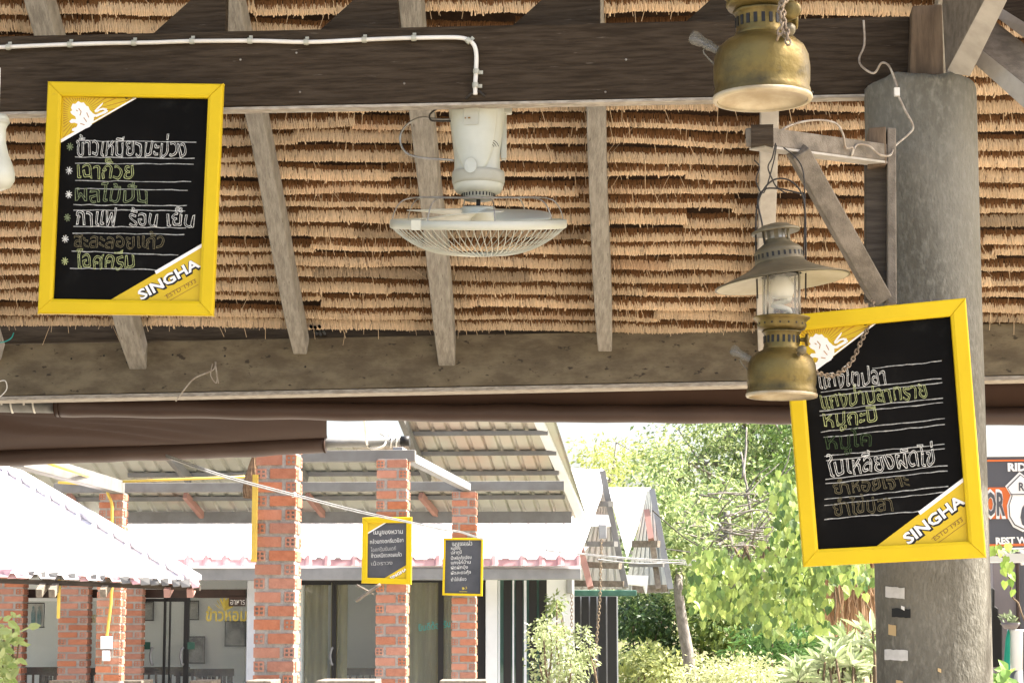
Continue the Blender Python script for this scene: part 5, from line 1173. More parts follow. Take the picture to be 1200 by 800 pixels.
for px in (172, 224): 
    mb = MB(); c = at(px, 756, yS-.002); mb.prism([c+Vector((-.04, 0, -.04)), c+Vector((.04, 0, -.04)), c+Vector((.04, 0, .04)), c+Vector((-.04, 0, .04))], Vector((0, -.003, 0))); mb.build('green_sticker', M['greenbeam'], shop)
# chairs: dark slat-backed chairs inside, table edges in front
def chair_proto(px, ytop, Y, label, yaw=0.0, first=[None]):
    c = at(px, 740, Y); s_ = 0.92/ .92; zt_ = at(px, ytop, Y).z; r_ = thing('dining_chair', (c.x, Y, .0), label, 'chair', 'dark dining chairs'); sc_ = zt_/.96
    X = Vector((cos(yaw), sin(yaw), 0)); Yv = Vector((-sin(yaw), cos(yaw), 0)); o_ = Vector((c.x, Y, 0))
    def b_(name, x, y, z, sx, sy, sz):
        mb = MB(); mb.box(o_+X*x*sc_+Yv*y*sc_+ZZ*z*sc_, sx*sc_, sy*sc_, sz*sc_, X, Yv); mb.build(name, M['darkwood'], r_)
    b_('seat', 0, 0, .45, .44, .42, .04)
    for x in (-.2, .2): b_('leg', x, -.19, .215, .04, .04, .43); b_('leg', x, .19, .215, .04, .04, .43); b_('back_post', x, .2, .70, .04, .035, .46)
    b_('top_rail', 0, .2, .93, .48, .03, .07); b_('lower_rail', 0, .2, .60, .36, .03, .04)
    for x in (-.13, -.065, 0, .065, .13): b_('back_slat', x, .2, .76, .022, .018, .28)
    return r_
for px, yt, Y, lab, yw in ((40, 782, 25.2, 'dark slatted chair under the bluish picture in the leftmost window', .2), (63, 784, 26, 'dark chair partly behind the shaded column at left', -.3), (191, 782, 25.3, 'dark chair between the black door frames', .1),
        (231, 784, 25.6, 'dark slatted chair below the low framed picture', 0), (247, 782, 26.5, 'wide dark chair back in the middle of the shop window', .05), (270, 784, 25.4, 'dark chair beside the white post, turned sideways', .9), (112, 783, 25.5, 'dark chair showing between two brick columns', .3), (412, 783, 25.6, 'dark chair inside the curtained room', -.2)):
    chair_proto(px, yt, Y, lab, yw)
# pale table edges along the bottom
for px0, px1, Y, lab in ((57, 84, 22.0, 'brown table top edge at lower left between the dark columns'), (110, 166, 21.8, 'table top with white paper below the switch box column'), (222, 248, 22.3, 'small table top edge in front of the glass door'),
                         (288, 318, 11.9, 'brown table edge behind the nearest brick column'), (370, 440, 15.4, 'long brown table edge left of the middle brick column'), (515, 570, 19.5, 'dark table edge at the foot of the farthest column')):
    a = at(px0, 797, Y); b = at(px1, 797, Y); r_ = thing('dining_table', (a.x, Y, 0), lab, 'table', 'dining tables in the courtyard'); mb = MB(); mb.box(((a.x+b.x)/2, Y+.35, a.z-.02), b.x-a.x, .7, .04); o = mb.build('tabletop', M['bracket'], r_); bevel(o, .006)
    for sx in (a.x+.05, b.x-.05):
        for sy in (Y+.05, Y+.65): mb = MB(); mb.box((sx, sy, (a.z-.04)/2), .05, .05, a.z-.04); mb.build('leg', M['darkwood'], r_)

# ================================================================ GABLE ROOFS at right
def gslab(name, pts, Y, m, root, thick=.05):
    P_ = [at(x, y, yy) for (x, y), yy in zip(pts, Y)]; mb = MB(); mb.prism(P_, Vector((0, thick, 0))); return mb.build(name, m, root)
gr1 = thing('gable_roof', at(690, 690, 26.5), 'nearer small gable roof with white slope right of the long white roof', 'roof', 'small gable roofs')
gslab('white_slope', [(664, 548), (708, 550), (694, 604), (688, 616), (676, 612)], [27.8, 27.6, 25.6, 25.2, 25.4], M['whiteroof'], gr1)
def under(root, quad, Ys, nr_, name='roof_sheet', m='sheetunder', th=.02):
    """ribbed underside quad: tl,tr,br,bl"""
    A, B_, C_, D_ = [at(x, y, yy) for (x, y), yy in zip(quad, Ys)]; n_ = (B_-A).cross(D_-A).normalized(); n_ = n_ if n_.y < 0 else -n_
    for i in range(nr_):
        t0, t1 = i/nr_, (i+1)/nr_; vs = []
        prof = [(0, 0), (.62, 0), (.70, th), (.92, th), (1, 0)]
        for q, h in prof: t = t0+(t1-t0)*q; vs.append(A.lerp(B_, t)+n_*-h); 
        for q, h in prof: t = t0+(t1-t0)*q; vs.append(D_.lerp(C_, t)+n_*-h)
        vs += [p-n_*.004 for p in vs]; k_ = 5
        fs = [(j, j+1, k_+j+1, k_+j) for j in range(4)]+[(10+j, 15+j, 16+j, 11+j) for j in range(4)]+[(j, 10+j, 11+j, j+1) for j in range(4)]+[(5+j, 6+j, 16+j, 15+j) for j in range(4)]
        mb = MB(); mb.add(vs, fs); mb.build(name, M[m], root)
    return A, B_, C_, D_, n_
q = under(gr1, [(707, 562), (710, 562), (734, 690), (664, 690)], [26.8, 26.8, 26.0, 26.4], 7)
for (xa, ya, xb_, yb, w_, m) in ((706, 552, 733, 688, .05, 'greysteel'), (699, 590, 716, 590, .06, 'greysteel'), (690, 637, 722, 637, .06, 'greysteel'), (683, 661, 727, 663, .07, 'bracket'), (680, 640, 692, 688, .05, 'pinkpaint'), (668, 683, 732, 684, .07, 'bracket')):
    mb = MB(); mb.beam(at(xa, ya, 25.9), at(xb_, yb, 25.6), .07, w_, up=VV if abs(xa-xb_) < 30 and abs(ya-yb) > 20 else ZZ); mb.build('gable_timber', M[m], gr1)
gr2 = thing('gable_roof', at(745, 690, 28.5), 'farther small gable roof with white triangle slope beside the trees', 'roof', 'small gable roofs')
gslab('white_slope', [(713, 571), (763, 571), (735, 654)], [29, 28.8, 27.2], M['whiteroof'], gr2)
gslab('white_box', [(733, 673), (760, 674), (758, 695), (755, 686), (735, 684)], [26.0, 26, 26, 26, 26], M['render'], gr2, .3)
q = under(gr2, [(758, 574), (766, 573), (785, 694), (731, 694)], [28.2, 28.2, 27.4, 27.6], 7)
for (xa, ya, xb_, yb, w_, m) in ((764, 573, 786, 690, .06, 'silver'), (742, 637, 772, 637, .08, 'bracket'), (758, 598, 763, 632, .07, 'pinkpaint'), (738, 662, 778, 662, .04, 'greysteel'), (742, 690, 782, 689, .09, 'bracket'), (765, 640, 772, 690, .04, 'bracket')):
    mb = MB(); mb.beam(at(xa, ya, 27.1), at(xb_, yb, 26.9), .07, w_, up=VV if abs(ya-yb) > 20 else ZZ); mb.build('gable_timber', M[m], gr2)
# white ledge, downpipe box, green fascia, wall with dark slats
annex = thing('annex_building', at(690, 800, 25.2), 'low annex with green fascia and dark blue slatted wall under the gables', 'building')
def wq(name, x0, x1, y0, y1, Y, m, th=.06, bev=0): return wallq(name, x0, x1, y0, y1, Y, M[m], th, parent=annex, bev=bev)
gslab('white_ledge', [(672, 615), (716, 616), (713, 603), (680, 602)], [24.9]*4, M['render'], annex, .25)
wq('downpipe_head', 702, 711, 614, 631, 24.8, 'silver', .09, .01); wq('downpipe_head', 664, 671, 678, 695, 24.3, 'silver', .09, .01)
mb = MB(); mb.tube([at(667.5, 686, 24.3), at(667.5, 694, 24.3)], .05, 12)
wq('green_fascia', 654, 746, 691, 698, 25.2, 'greenbeam', .15, .01)
wq('wall', 655, 672, 698, None, 25.6, 'render', .2)
wq('back_panel', 671, 724, 698, None, 25.75, 'render', .05)
for x0, x1 in ((672.5, 680), (682, 690), (692, 699), (701.5, 710), (712.5, 722.5)): wq('dark_slat', x0, x1, 698.5, None, 25.6, 'black', .08)
wire('curved_hose', [(643, 731, 24.2), (646, 723, 24.2), (655, 718, 24.2), (659, 722, 24.2), (660, 745, 24.2)], .02, M['greysteel'], 'grey bent pipe on the white wall right of the green glass', 'pipe')
chain([(705, 632, 24.7), (704, 660, 24.7), (703, 700, 24.7), (700, 740, 24.7), (697, 790, 24.7)], .05, .0045, 'long rain chain hanging from the downpipe box by the gable roofs', cat='rain chain')
chain([(670, 696, 24.3), (670, 720, 24.3), (670, 750, 24.3)], .05, .0042, 'short rain chain hanging beside the white wall', cat='rain chain')

# ================================================================ ROADSIDE SIGN AND CABINET at right
vS = 10.6
def sp(x, y, n_=0): return av(x, y, vS-n_)
sg = thing('motor_sign', sp(1230, 642), 'charcoal sign with orange stripes and white shield cropped at the right edge', 'sign')
mb = MB(); mb.prism([sp(1120, 645), sp(1330, 640), sp(1330, 532), (sp(1120, 534))], VV*.03); o = mb.build('panel', M['signgrey'], sg); bevel(o, .002)
def spoly(name, pts, m, n_): mb = MB(); mb.prism([sp(x, y, n_) for x, y in pts], -VV*.002); mb.build(name, M[m], sg)
spoly('stripe_print', [(1120, 541), (1330, 539), (1330, 537), (1120, 538.7)], 'orange', .001); spoly('stripe_print', [(1120, 641), (1330, 636.5), (1330, 633.5), (1120, 638)], 'orange', .001)
spoly('white_edge_print', [(1120, 535.5), (1330, 533.5), (1330, 532.5), (1120, 534.2)], 'white', .001); spoly('white_edge_print', [(1120, 645), (1330, 640), (1330, 638), (1120, 643)], 'white', .001)
spoly('orange_bar_print', [(1120, 608), (1330, 606), (1330, 570), (1120, 571)], 'orange', .001)
shd = [(1195, 554), (1203, 560), (1213, 562), (1223, 556), (1226, 570), (1232, 578), (1234, 594), (1228, 608), (1212, 619), (1199, 621.5), (1188, 616), (1182, 606), (1181, 592), (1185, 580), (1179, 570)]
ctr_ = (1206, 588)
spoly('shield_print', [(ctr_[0]+(x-ctr_[0])*1.04, ctr_[1]+(y-ctr_[1])*1.04) for x, y in shd], 'white', .003); spoly('shield_line_print', [(ctr_[0]+(x-ctr_[0])*.96, ctr_[1]+(y-ctr_[1])*.96) for x, y in shd], 'signgrey', .0055); spoly('shield_face_print', [(ctr_[0]+(x-ctr_[0])*.92, ctr_[1]+(y-ctr_[1])*.92) for x, y in shd], 'white', .008)
spoly('shield_bar_print', [(1184, 579.5), (1228, 579), (1228, 578), (1184, 578.5)], 'signgrey', .0105)
def slet(s, x0, y0, x1, y1, h, m, bold, n_=.0035): mb = MB(); letters(mb, s, sp(x0, y0, n_), sp(x1, y1, n_), h*vS/F, -VV, bold=bold); mb.build('sign_lettering', M[m], sg)
slet('RID', 1181, 551.5, 1203, 551.2, 8.6, 'white', .05); slet('REST W', 1167, 637, 1204, 636, 7, 'white', .05)
slet('OR', 1154, 604.5, 1179, 604.5, 28, 'white', .075); slet('OR', 1155.2, 603, 1178, 603, 25, 'signgrey', .03, .007)
slet('RO', 1194, 574.5, 1209, 574.5, 9, 'signgrey', .03, .0105); slet('6', 1196, 615, 1210, 615, 26, 'signgrey', .05, .0105)
mb = MB(); mb.box(sp(1185, 652)+VV*.2, 1.2, .15, .04, UU, VV); mb.build('sign_shelf', M['render'], sg)
for px in (1150, 1280): 
    a = sp(px, 650); mb = MB(); mb.box(Vector((a.x, a.y+.1, a.z/2)), .05, .05, a.z); mb.build('sign_post', M['greysteel'], sg)
# cabinet
cab = thing('cabinet', av(1180, 800, 11.2), 'grey brown cabinet standing below the charcoal sign at the right edge', 'cabinet'); 
def cbx(name, x0, x1, y0, y1, v, m, th, par=cab, toground=False):
    pts = [av(x0, y1, v), av(x1, y1, v), av(x1, y0, v), av(x0, y0, v)]
    if toground: pts[0].z = 0; pts[1].z = 0
    mb = MB(); mb.prism(pts, VV*th); o = mb.build(name, m, par); bevel(o, .004); return o
cbx('side_panel', 1163, 1193, 648, 812, 11.2, M['cabinet'], .5, toground=True); cbx('dark_panel', 1193, 1260, 646, 812, 11.25, M['signgrey'], .5, toground=True); cbx('corner_strip', 1190, 1194, 646, 812, 11.19, M['darkwood'], .02, toground=True)
o = cbx('small_print', 1196, 1200, 645, 662, 11.22, M['white'], .01)
bl2 = MB(); a = av(1172, 760, 11.05)
bl2.prism([av(x, y, 11.05) for x, y in ((1162, 782), (1175, 780), (1175, 730), (1171, 722), (1170, 712), (1166, 710), (1166, 690), (1163, 688))], VV*.12); o = bl2.build('black_bag', M['blackink']); bevel(o, .02); tag(o, 'black bag hanging at the left side of the grey cabinet', 'bag')
bp2 = av(1190, 745, 10.9); zq = lambda y: av(1190, y, 10.9).z; kq = 10.9/F
pt_ = thing('hanging_planter', Vector((bp2.x, bp2.y, zq(785))), 'pale tall pot with a round grey planter on top by the cabinet', 'planter')
mb = MB(); mb.lathe([(0, zq(785)), (7*kq, zq(785)), (8.5*kq, zq(740)), (9.2*kq, zq(739)), (9.2*kq, zq(737)), (7*kq, zq(737.5)), (0, zq(740))], Vector((bp2.x, bp2.y, 0)), 28); mb.build('pot', M['render'], pt_)
b3 = av(1184, 730, 10.85); mb = MB(); mb.lathe([(0, zq(737)), (7*kq, zq(736)), (10*kq, zq(732)), (10.5*kq, zq(729)), (9*kq, zq(729.5)), (0, zq(731))], Vector((b3.x, b3.y, 0)), 24); mb.build('bowl', M['cabinet'], pt_)
mb = MB(); mb.prism([av(x, y, 10.86) for x, y in ((1176, 786), (1184, 788), (1184, 742), (1182, 736), (1179, 748))], VV*.03); o = mb.build('green_cloth', M['greencloth']); bevel(o, .008); tag(o, 'dark green cloth hanging between the black bag and the pale pot', 'cloth')
mb = MB(); mb.tube([Vector((bp2.x, bp2.y, 0)), Vector((bp2.x, bp2.y, zq(785)))], .03, 12); mb.build('stand', M['greysteel'], pt_)

# ================================================================ VEGETATION
def leafgeo(C, Dr, Nn, size, asp, kind='oval'):
    """C (N,3) base points, Dr (N,3) leaf direction, Nn (N,3) face normal"""
    Dr = Dr/np.linalg.norm(Dr, axis=1, keepdims=True); Sd = np.cross(Dr, Nn); Sd /= (np.linalg.norm(Sd, axis=1, keepdims=True)+1e-9); Nn = np.cross(Sd, Dr)
    s_ = size[:, None]
    if kind == 'oval': pl = [(0, 0, 0), (.45, -.5*asp, .10), (1, 0, -.08), (.45, .5*asp, .10)]; fc_ = [(0, 1, 2), (0, 2, 3)]
    elif kind == 'heart': pl = [(0.06, 0, 0), (-.05, -.26, .05), (.28, -.5, .09), (.62, -.34, .05), (1.05, 0, -.12), (.62, .34, .05), (.28, .5, .09), (-.05, .26, .05), (.4, 0, 0)]; fc_ = [(0, 1, 8), (1, 2, 8), (2, 3, 8), (3, 4, 8), (4, 5, 8), (5, 6, 8), (6, 7, 8), (7, 0, 8)]
    elif kind == 'lance': pl = [(0, 0, 0), (.3, -.5*asp, .05), (.7, -.42*asp, .0), (1, 0, -.14), (.7, .42*asp, .0), (.3, .5*asp, .05)]; fc_ = [(0, 1, 2), (0, 2, 3), (0, 3, 4), (0, 4, 5)]
    V = np.stack([C+Dr*(a*s_)+Sd*(b*s_*(1 if kind != 'heart' else asp))+Nn*(c*s_) for a, b, c in pl], 1); N_ = len(C); k_ = len(pl)
    base = np.arange(N_)[:, None, None]*k_; Fc = (base+np.array(fc_)[None]).reshape(-1, 3)
    return V.reshape(-1, 3), Fc, k_
rg = np.random.RandomState(11)
def rnd(n_): v = rg.normal(size=(n_, 3)); return v/np.linalg.norm(v, axis=1, keepdims=True)
def colours(n_, a, b, var=.18, yel=.0):
    t = rg.rand(n_, 1); c = np.array(a)*(1-t)+np.array(b)*t; c = c*rg.uniform(1-var, 1+var, (n_, 1)); return c
def clumps(centres, rad, per, size, ca, cb__, kind='oval', asp=.5, droop=.5, flat=.75, name='foliage', parent=None, label=None):
    Cs = []; Ds = []; Ns = []; Cc = []; Ss = []
    for c in centres:
        c = np.array(tuple(c)); n_ = int(per*rg.uniform(.6, 1.4)); r = rad*rg.uniform(.6, 1.35)
        p = rnd(n_)*(rg.rand(n_, 1)**.45)*r; p[:, 2] *= flat
        d_ = p/np.maximum(np.linalg.norm(p, axis=1, keepdims=True), 1e-6)+rg.normal(0, .55, (n_, 3)); d_[:, 2] -= droop
        nn = rg.normal(0, .5, (n_, 3)); nn[:, 2] += .9; nn[:, 1] -= .3
        Cs.append(c+p); Ds.append(d_); Ns.append(nn); Ss.append(size*rg.uniform(.6, 1.3, n_)); t = rg.uniform(.75, 1.2); Cc.append(colours(n_, ca, cb__)*t)
    C = np.concatenate(Cs); V, Fc, k_ = leafgeo(C, np.concatenate(Ds), np.concatenate(Ns), np.concatenate(Ss), asp, kind)
    Co = np.repeat(np.clip(np.concatenate(Cc), 0, 1), k_, 0)
    return npmesh(name, V, Fc, Co, M['leaf'], parent)
def limb(p0, p1, r0, r1, bend=.15, n_=7):
    p0 = Vector(p0); p1 = Vector(p1); L_ = (p1-p0).length; o1 = Vector(rnd(1)[0])*bend*L_; pts = []
    for i in range(n_+1): t = i/n_; pts.append(p0.lerp(p1, t)+o1*sin(t*pi)*.5+Vector(rnd(1)[0])*L_*.012)
    return pts, [r0+(r1-r0)*i/n_ for i in range(n_+1)]
def tree(base, top, crown_pts, rad, per, size, ca, cb_, label, r0=.14, group='trees behind the courtyard', asp=.5, droop=.5, kind='oval', bark='bark', twigs=True):
    base = Vector(base); top = Vector(top); r_ = thing('tree', base, label, 'tree', group)
    mb = MB(); pts, rr_ = limb(base, top, r0, r0*.45, .08, 12); mb.tube(pts, rr_, 10); mb.build('trunk', M[bark], r_)
    cen = list(crown_pts)
    if twigs:
        for i, c in enumerate(cen):
            if i % 2 == 0:
                st = pts[int(len(pts)*rg.uniform(.45, .98))]; bp__, br_ = limb(st, c, r0*.28, r0*.05, .22, 6); mb = MB(); mb.tube(bp__, br_, 6); mb.build('branch', M[bark], r_)
    clumps(cen, rad, per, size, ca, cb_, kind, asp, droop, name='crown', parent=r_)
    return r_
def cloud(x0, x1, y0, y1, Y, dY, n_, hole=None):
    out = []
    while len(out) < n_:
        x = rg.uniform(x0, x1); y = rg.uniform(y0, y1); 
        if hole and hole(x, y): continue
        out.append(at(x, y, Y+rg.uniform(-dY, dY)))
    return out
G1, G2 = (.10, .17, .05), (.42, .48, .20); Y1, Y2 = (.30, .36, .09), (.46, .48, .16); D1, D2 = (.03, .06, .018), (.10, .15, .05)  # leaf greens paled to put glare and haze into the colour
# main trees
tree(at(905, 800, 36), at(880, 470, 36), cloud(760, 960, 430, 600, 36, 2.2, 58, lambda x, y: x < 790 and y < 515), .62, 240, .092, G1, G2, 'tall tree with bright green crown filling the sky left of the tilted board', .20)
tree(at(700, 790, 40), at(720, 520, 40), cloud(640, 800, 500, 590, 40, 2, 17, lambda x, y: y < 515+ (x < 700)*10), .5, 130, .10, Y1, Y2, 'thin crowned yellow green tree rising above the small gable roofs', .04)
tree(at(1010, 800, 34), at(985, 500, 34), cloud(900, 1020, 450, 620, 34, 2, 32), .6, 220, .095, G1, (.16, .24, .05), 'leafy tree partly hidden behind the tilted yellow board', .16)
tree(at(860, 790, 30), at(850, 600, 30), cloud(770, 900, 555, 665, 30.5, 1.4, 30), .45, 170, .088, G1, G2, 'mid green bushy tree with tangled bare twigs right of the gables', .10, group='trees behind the courtyard')
# slender grey trunk
tr = thing('tree', at(812, 798, 28), 'slender leaning grey tree trunk standing right of the gable roofs', 'tree', 'trees behind the courtyard')
mb = MB(); mb.smooth = True; P_ = smoothpts([at(813, 806, 28), at(806, 765, 28), at(799, 725, 28), at(795, 690, 28), at(796, 668, 28.2)], 4); mb.tube(P_, list(np.linspace(.085, .05, len(P_))), 14); mb.build('trunk', M['bark'], tr)
clumps(cloud(768, 835, 600, 668, 28.0, .6, 9), .30, 90, .10, G1, G2, name='crown', parent=tr)
# tangled bare branches
tw = thing('bare_branches', at(830, 640, 29), 'tangle of bare pale branches in front of the trees beside the gables', 'branches'); 
for i in range(46):
    x, y = rg.uniform(785, 900), rg.uniform(575, 650); a = at(x, y, 29+rg.uniform(-.6, .6)); an = rg.uniform(-.3, 1.1); l_ = rg.uniform(.25, .8); b = a+Vector((cos(an)*l_, rg.uniform(-.3, .3), sin(an)*l_)); pp, rr_ = limb(a, b, .014, .004, .25, 6); mb = MB(); mb.tube(pp, rr_, 5); mb.build('branch', M['bark'], tw)
for (xa, ya, xb_, yb, r) in ((852, 660, 912, 600, .035), (905, 640, 940, 570, .03), (880, 600, 868, 530, .02), (870, 560, 875, 500, .02)):
    pp, rr_ = limb(at(xa, ya, 29.4), at(xb_, yb, 29.8), r, r*.5, .12, 8); mb = MB(); mb.tube(pp, rr_, 8); mb.build('branch', M['bark'], tw)
# nearer heart-leaved climber hanging down
cl = thing('climbing_vine', at(900, 640, 17), 'broad heart leaved climber hanging in front of the garden left of the pillar', 'climber')
def hang(cpts, n_per, size, Y, dY, rad, ca, cb_, name='foliage', parent=None, droop=1.6):
    Cs = []
    for (x, y) in cpts:
        for _ in range(n_per): Cs.append(np.array(tuple(at(x+rg.normal(0, rad), y+rg.normal(0, rad*.9), Y+rg.uniform(-dY, dY)))))
    C = np.array(Cs); n_ = len(C); d_ = rg.normal(0, .45, (n_, 3)); d_[:, 2] -= droop; nn = rg.normal(0, .5, (n_, 3)); nn[:, 1] -= 1; nn[:, 2] += .5
    V, Fc, k_ = leafgeo(C, d_, nn, size*rg.uniform(.6, 1.25, n_), .85, 'heart'); return npmesh(name, V, Fc, np.repeat(colours(n_, ca, cb_, .22), k_, 0), M['leaf'], parent)
cp = []
for (x0, y0, x1, y1, n_) in ((812, 668, 835, 715, 9), (830, 652, 880, 665, 8), (862, 665, 900, 725, 12), (880, 680, 915, 735, 8), (905, 640, 940, 700, 13), (930, 575, 960, 700, 18), (945, 650, 1010, 672, 10), (950, 670, 962, 730, 5), (1005, 645, 1020, 668, 3), (912, 560, 935, 640, 8), (840, 690, 870, 712, 4)):
    for i in range(n_): t = i/max(1, n_-1); cp.append((x0+(x1-x0)*t+rg.normal(0, 4), y0+(y1-y0)*t+rg.normal(0, 4)))
hang(cp, 18, .072, 17, .8, 8.5, (.06, .12, .03), (.34, .42, .11), 'foliage', cl)
for i in range(14):
    x = rg.uniform(830, 1010); pp, rr_ = limb(at(x, 640, 17.2), at(x+rg.uniform(-40, 40), rg.uniform(680, 730), 17.2), .012, .006, .2, 8); mb = MB(); mb.tube(pp, rr_, 5); mb.build('stem', M['twig'], cl)
# dry hanging roots
dr = thing('hanging_roots', at(990, 740, 19), 'curtain of dry brown hanging roots left of the concrete pillar', 'roots')
for i in range(290):
    x = rg.uniform(958, 1032); y0 = rg.uniform(615, 655); y1 = rg.uniform(700, 748) if x > 975 else rg.uniform(680, 730); Y = 19+rg.uniform(-.5, .5)
    n_ = 7; x_ = x; pts = []
    for j in range(n_+1): t = j/n_; pts.append(at(x+14*t*(x-1000)/40+rg.normal(0, 1.3)+3*sin(t*5+i), y0+(y1-y0)*t, Y))
    mb = MB(); mb.tube(pts, rg.uniform(.006, .013), 4, cap=False); mb.build('root', M['dryroot'], dr)
# dense hedge / undergrowth, lower background
def bush(name, label, x0, x1, y0, y1, Y, dY, n_, rad, per, size, ca, cb_, kind='oval', asp=.5, droop=.3, group=None, cat='bush'):
    r_ = thing(name, at((x0+x1)/2, 800, Y), label, cat, group); cen = cloud(x0, x1, y0, y1, Y, dY, n_)
    for c in cen[::3]:
        pp, rr_ = limb(Vector((c.x+rg.normal(0, .1), c.y, max(0, at(0, 805, Y).z-.3))), c, .02, .006, .12, 5); mb = MB(); mb.tube(pp, rr_, 5); mb.build('stem', M['twig'], r_)
    clumps(cen, rad, per, size, ca, cb_, kind, asp, droop, name='foliage', parent=r_); return r_
U = 'garden bushes beyond the courtyard'
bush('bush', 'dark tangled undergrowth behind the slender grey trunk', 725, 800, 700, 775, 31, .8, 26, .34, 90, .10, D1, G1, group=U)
bush('bush', 'deep green shrubs between the gables and the climber', 735, 850, 680, 730, 32, 1, 26, .38, 90, .10, G1, G2, group=U)
bush('bush', 'pale green low shrub below the dark undergrowth', 722, 800, 770, 800, 29.5, .8, 22, .30, 100, .09, G2, Y2, group=U)
bush('bush', 'mid green shrub right of the slender trunk', 815, 880, 700, 775, 30, .8, 26, .34, 90, .11, G1, Y1, group=U)
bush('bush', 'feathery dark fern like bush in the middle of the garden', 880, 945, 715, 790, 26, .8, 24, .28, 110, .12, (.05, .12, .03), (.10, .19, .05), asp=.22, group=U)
bush('bush', 'round sunlit pale bush at the bottom of the garden', 805, 905, 780, 812, 22, .6, 30, .22, 130, .05, (.34, .37, .16), (.5, .52, .28), group=U)
bush('bush', 'shrubs filling the gap behind the hanging roots', 930, 1040, 640, 790, 30, 1, 44, .36, 90, .11, G1, G2, group=U)
bush('bush', 'pale leaved shrub growing against the white wall by the green glass', 628, 692, 738, 806, 22.8, .35, 24, .16, 75, .055, (.24, .30, .12), (.46, .50, .28), group=U)
bush('bush', 'dark climbing shrub beside the dark slats', 630, 660, 700, 740, 24.0, .2, 5, .10, 50, .06, G1, G2, group=U)
# frangipani-like lance leaved shrub
ol = thing('lance_leaf_shrub', at(975, 810, 14), 'shrub with long pale pointed leaves at the foot of the concrete pillar', 'shrub')
C = []; Dd = []; 
for i in range(46):
    x, y = rg.uniform(935, 1036), rg.uniform(748, 812); y = max(y, 800-(x-925)*.62+rg.uniform(-6, 10)) if x < 1010 else rg.uniform(738, 805)
    c = np.array(tuple(at(x, y, 14+rg.uniform(-.5, .5))))
    for q_ in range(11):
        a = rg.uniform(0, 2*pi); e = rg.uniform(.0, 1.1); C.append(c+rg.normal(0, .008, 3)); Dd.append([cos(a)*cos(e), sin(a)*cos(e), sin(e)])
    pp, rr_ = limb(Vector(c)-ZZ*.5+Vector((rg.normal(0, .05), 0, 0)), Vector(c), .012, .007, .08, 4); mb = MB(); mb.tube(pp, rr_, 5); mb.build('stem', M['twig'], ol)
C = np.array(C); Dd = np.array(Dd); n_ = len(C); nn = np.cross(Dd, np.cross(np.tile([0, 0, 1.], (n_, 1)), Dd))+rg.normal(0, .15, (n_, 3))
V, Fc, k_ = leafgeo(C, Dd, nn, rg.uniform(.10, .19, n_), .20, 'lance'); npmesh('foliage', V, Fc, np.repeat(colours(n_, (.26, .33, .14), (.46, .50, .32)), k_, 0), M['leaf'], ol)
# left edge bush, near
lb = thing('shrub', at(5, 800, 9), 'yellow green leafy shrub at the lower left edge of the picture', 'shrub')
cpts = [(rg.uniform(-14, 16), rg.uniform(738, 806)) for _ in range(20)]+[(5, 722), (12, 730), (20, 724), (26, 728), (-4, 730)]
C = np.array([tuple(at(x+rg.normal(0, 5), y+rg.normal(0, 5), 9+rg.uniform(-.2, .2))) for x, y in cpts for _ in range(9 if y > 735 else 2)]); n_ = len(C)
d_ = rg.normal(0, .6, (n_, 3)); d_[:, 2] -= .2; d_[:, 0] += .3; nn = rg.normal(0, .5, (n_, 3)); nn[:, 1] -= .8; nn[:, 2] += .6
V, Fc, k_ = leafgeo(C, d_, nn, rg.uniform(.035, .065, n_), .55, 'lance'); npmesh('foliage', V, Fc, np.repeat(colours(n_, (.30, .40, .12), (.50, .56, .26)), k_, 0), M['leaf'], lb)
for i in range(7):
    x = rg.uniform(-15, 20); pp, rr_ = limb(at(x, 815, 9.1), at(x+rg.uniform(-6, 8), rg.uniform(728, 770), 9), .006, .003, .1, 6); mb = MB(); mb.tube(pp, rr_, 5); mb.build('stem', M['twig'], lb)
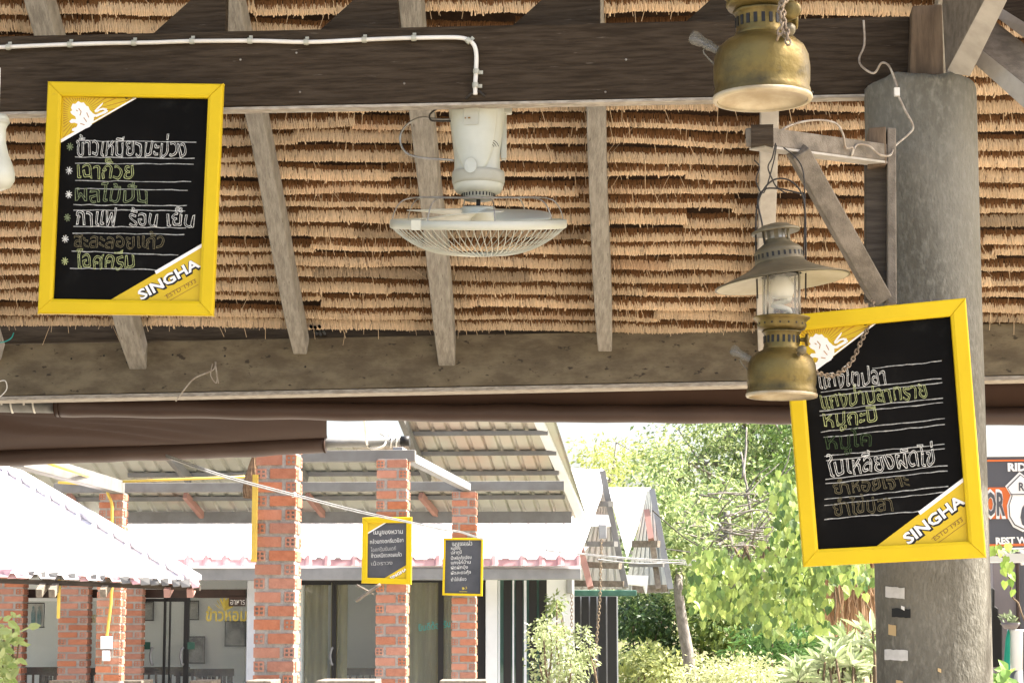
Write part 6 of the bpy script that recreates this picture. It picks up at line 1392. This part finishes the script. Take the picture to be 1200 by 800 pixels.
# vine by the sign
vn = thing('climbing_vine', at(1180, 660, 10.2), 'thin vine with yellow green heart leaves trailing below the charcoal sign', 'climber')
pts = [(1164, 650), (1175, 652), (1181, 664), (1183, 676), (1185, 690), (1187, 700), (1193, 706), (1197, 718), (1202, 730)]
wire('stem', [(x, y, 10.2) for x, y in pts], .0035, M['twig'], None, None, parent=None) if False else None
mb = MB(); mb.tube(smoothpts([at(x, y, 10.2) for x, y in pts], 4), .004, 6); mb.build('stem', M['twig'], vn)
lp = [(1166, 646), (1172, 648), (1180, 655), (1183, 662), (1176, 662), (1183, 674), (1174, 670), (1183, 682), (1178, 684), (1187, 694), (1181, 640), (1169, 642)]
C = np.array([tuple(at(x, y-4, 10.1+rg.uniform(-.03, .03))) for x, y in lp]); n_ = len(C); d_ = rg.normal(0, .35, (n_, 3)); d_[:, 2] -= 1; nn = np.tile([0., -1, .4], (n_, 1))+rg.normal(0, .3, (n_, 3))
V, Fc, k_ = leafgeo(C, d_, nn, rg.uniform(.04, .062, n_), .85, 'heart'); npmesh('foliage', V, Fc, np.repeat(colours(n_, (.20, .34, .06), (.36, .46, .10)), k_, 0), M['leaf'], vn)
bf = thing('shrub', at(1175, 800, 10.3), 'bright green round leaved plant at the bottom beside the pillar', 'shrub')
C = np.array([tuple(at(rg.uniform(1163, 1190), rg.uniform(783, 806), 10.3+rg.uniform(-.1, .1))) for _ in range(22)]); n_ = len(C); d_ = rg.normal(0, .6, (n_, 3)); nn = np.tile([0., -1, .8], (n_, 1))+rg.normal(0, .3, (n_, 3))
V, Fc, k_ = leafgeo(C, d_, nn, rg.uniform(.045, .075, n_), .9, 'heart'); npmesh('foliage', V, Fc, np.repeat(colours(n_, (.14, .30, .06), (.28, .42, .10)), k_, 0), M['leaf'], bf)
sc2 = np.array([tuple(at(rg.uniform(1176, 1192), rg.uniform(722, 732), 10.8)) for _ in range(26)]); n_ = len(sc2); d_ = rg.normal(0, .6, (n_, 3)); d_[:, 2] += .5; nn = rg.normal(0, 1, (n_, 3))
V, Fc, k_ = leafgeo(sc2, d_, nn, rg.uniform(.03, .05, n_), .4, 'lance'); npmesh('plant', V, Fc, np.repeat(colours(n_, (.12, .16, .08), (.22, .26, .14)), k_, 0), M['leaf'], pt_)
# far wood closing the view
ff = clumps([Vector((rg.uniform(0, 16), 50+rg.uniform(-3, 3), rg.uniform(.5, 4.2))) for _ in range(150)], 1.1, 120, .26, (.14, .20, .09), (.30, .36, .17), name='far_wood'); ff.location = (0, 0, 0); tag(ff, 'far band of haze-paled green woodland closing the view behind the garden', 'woodland', kind='stuff')
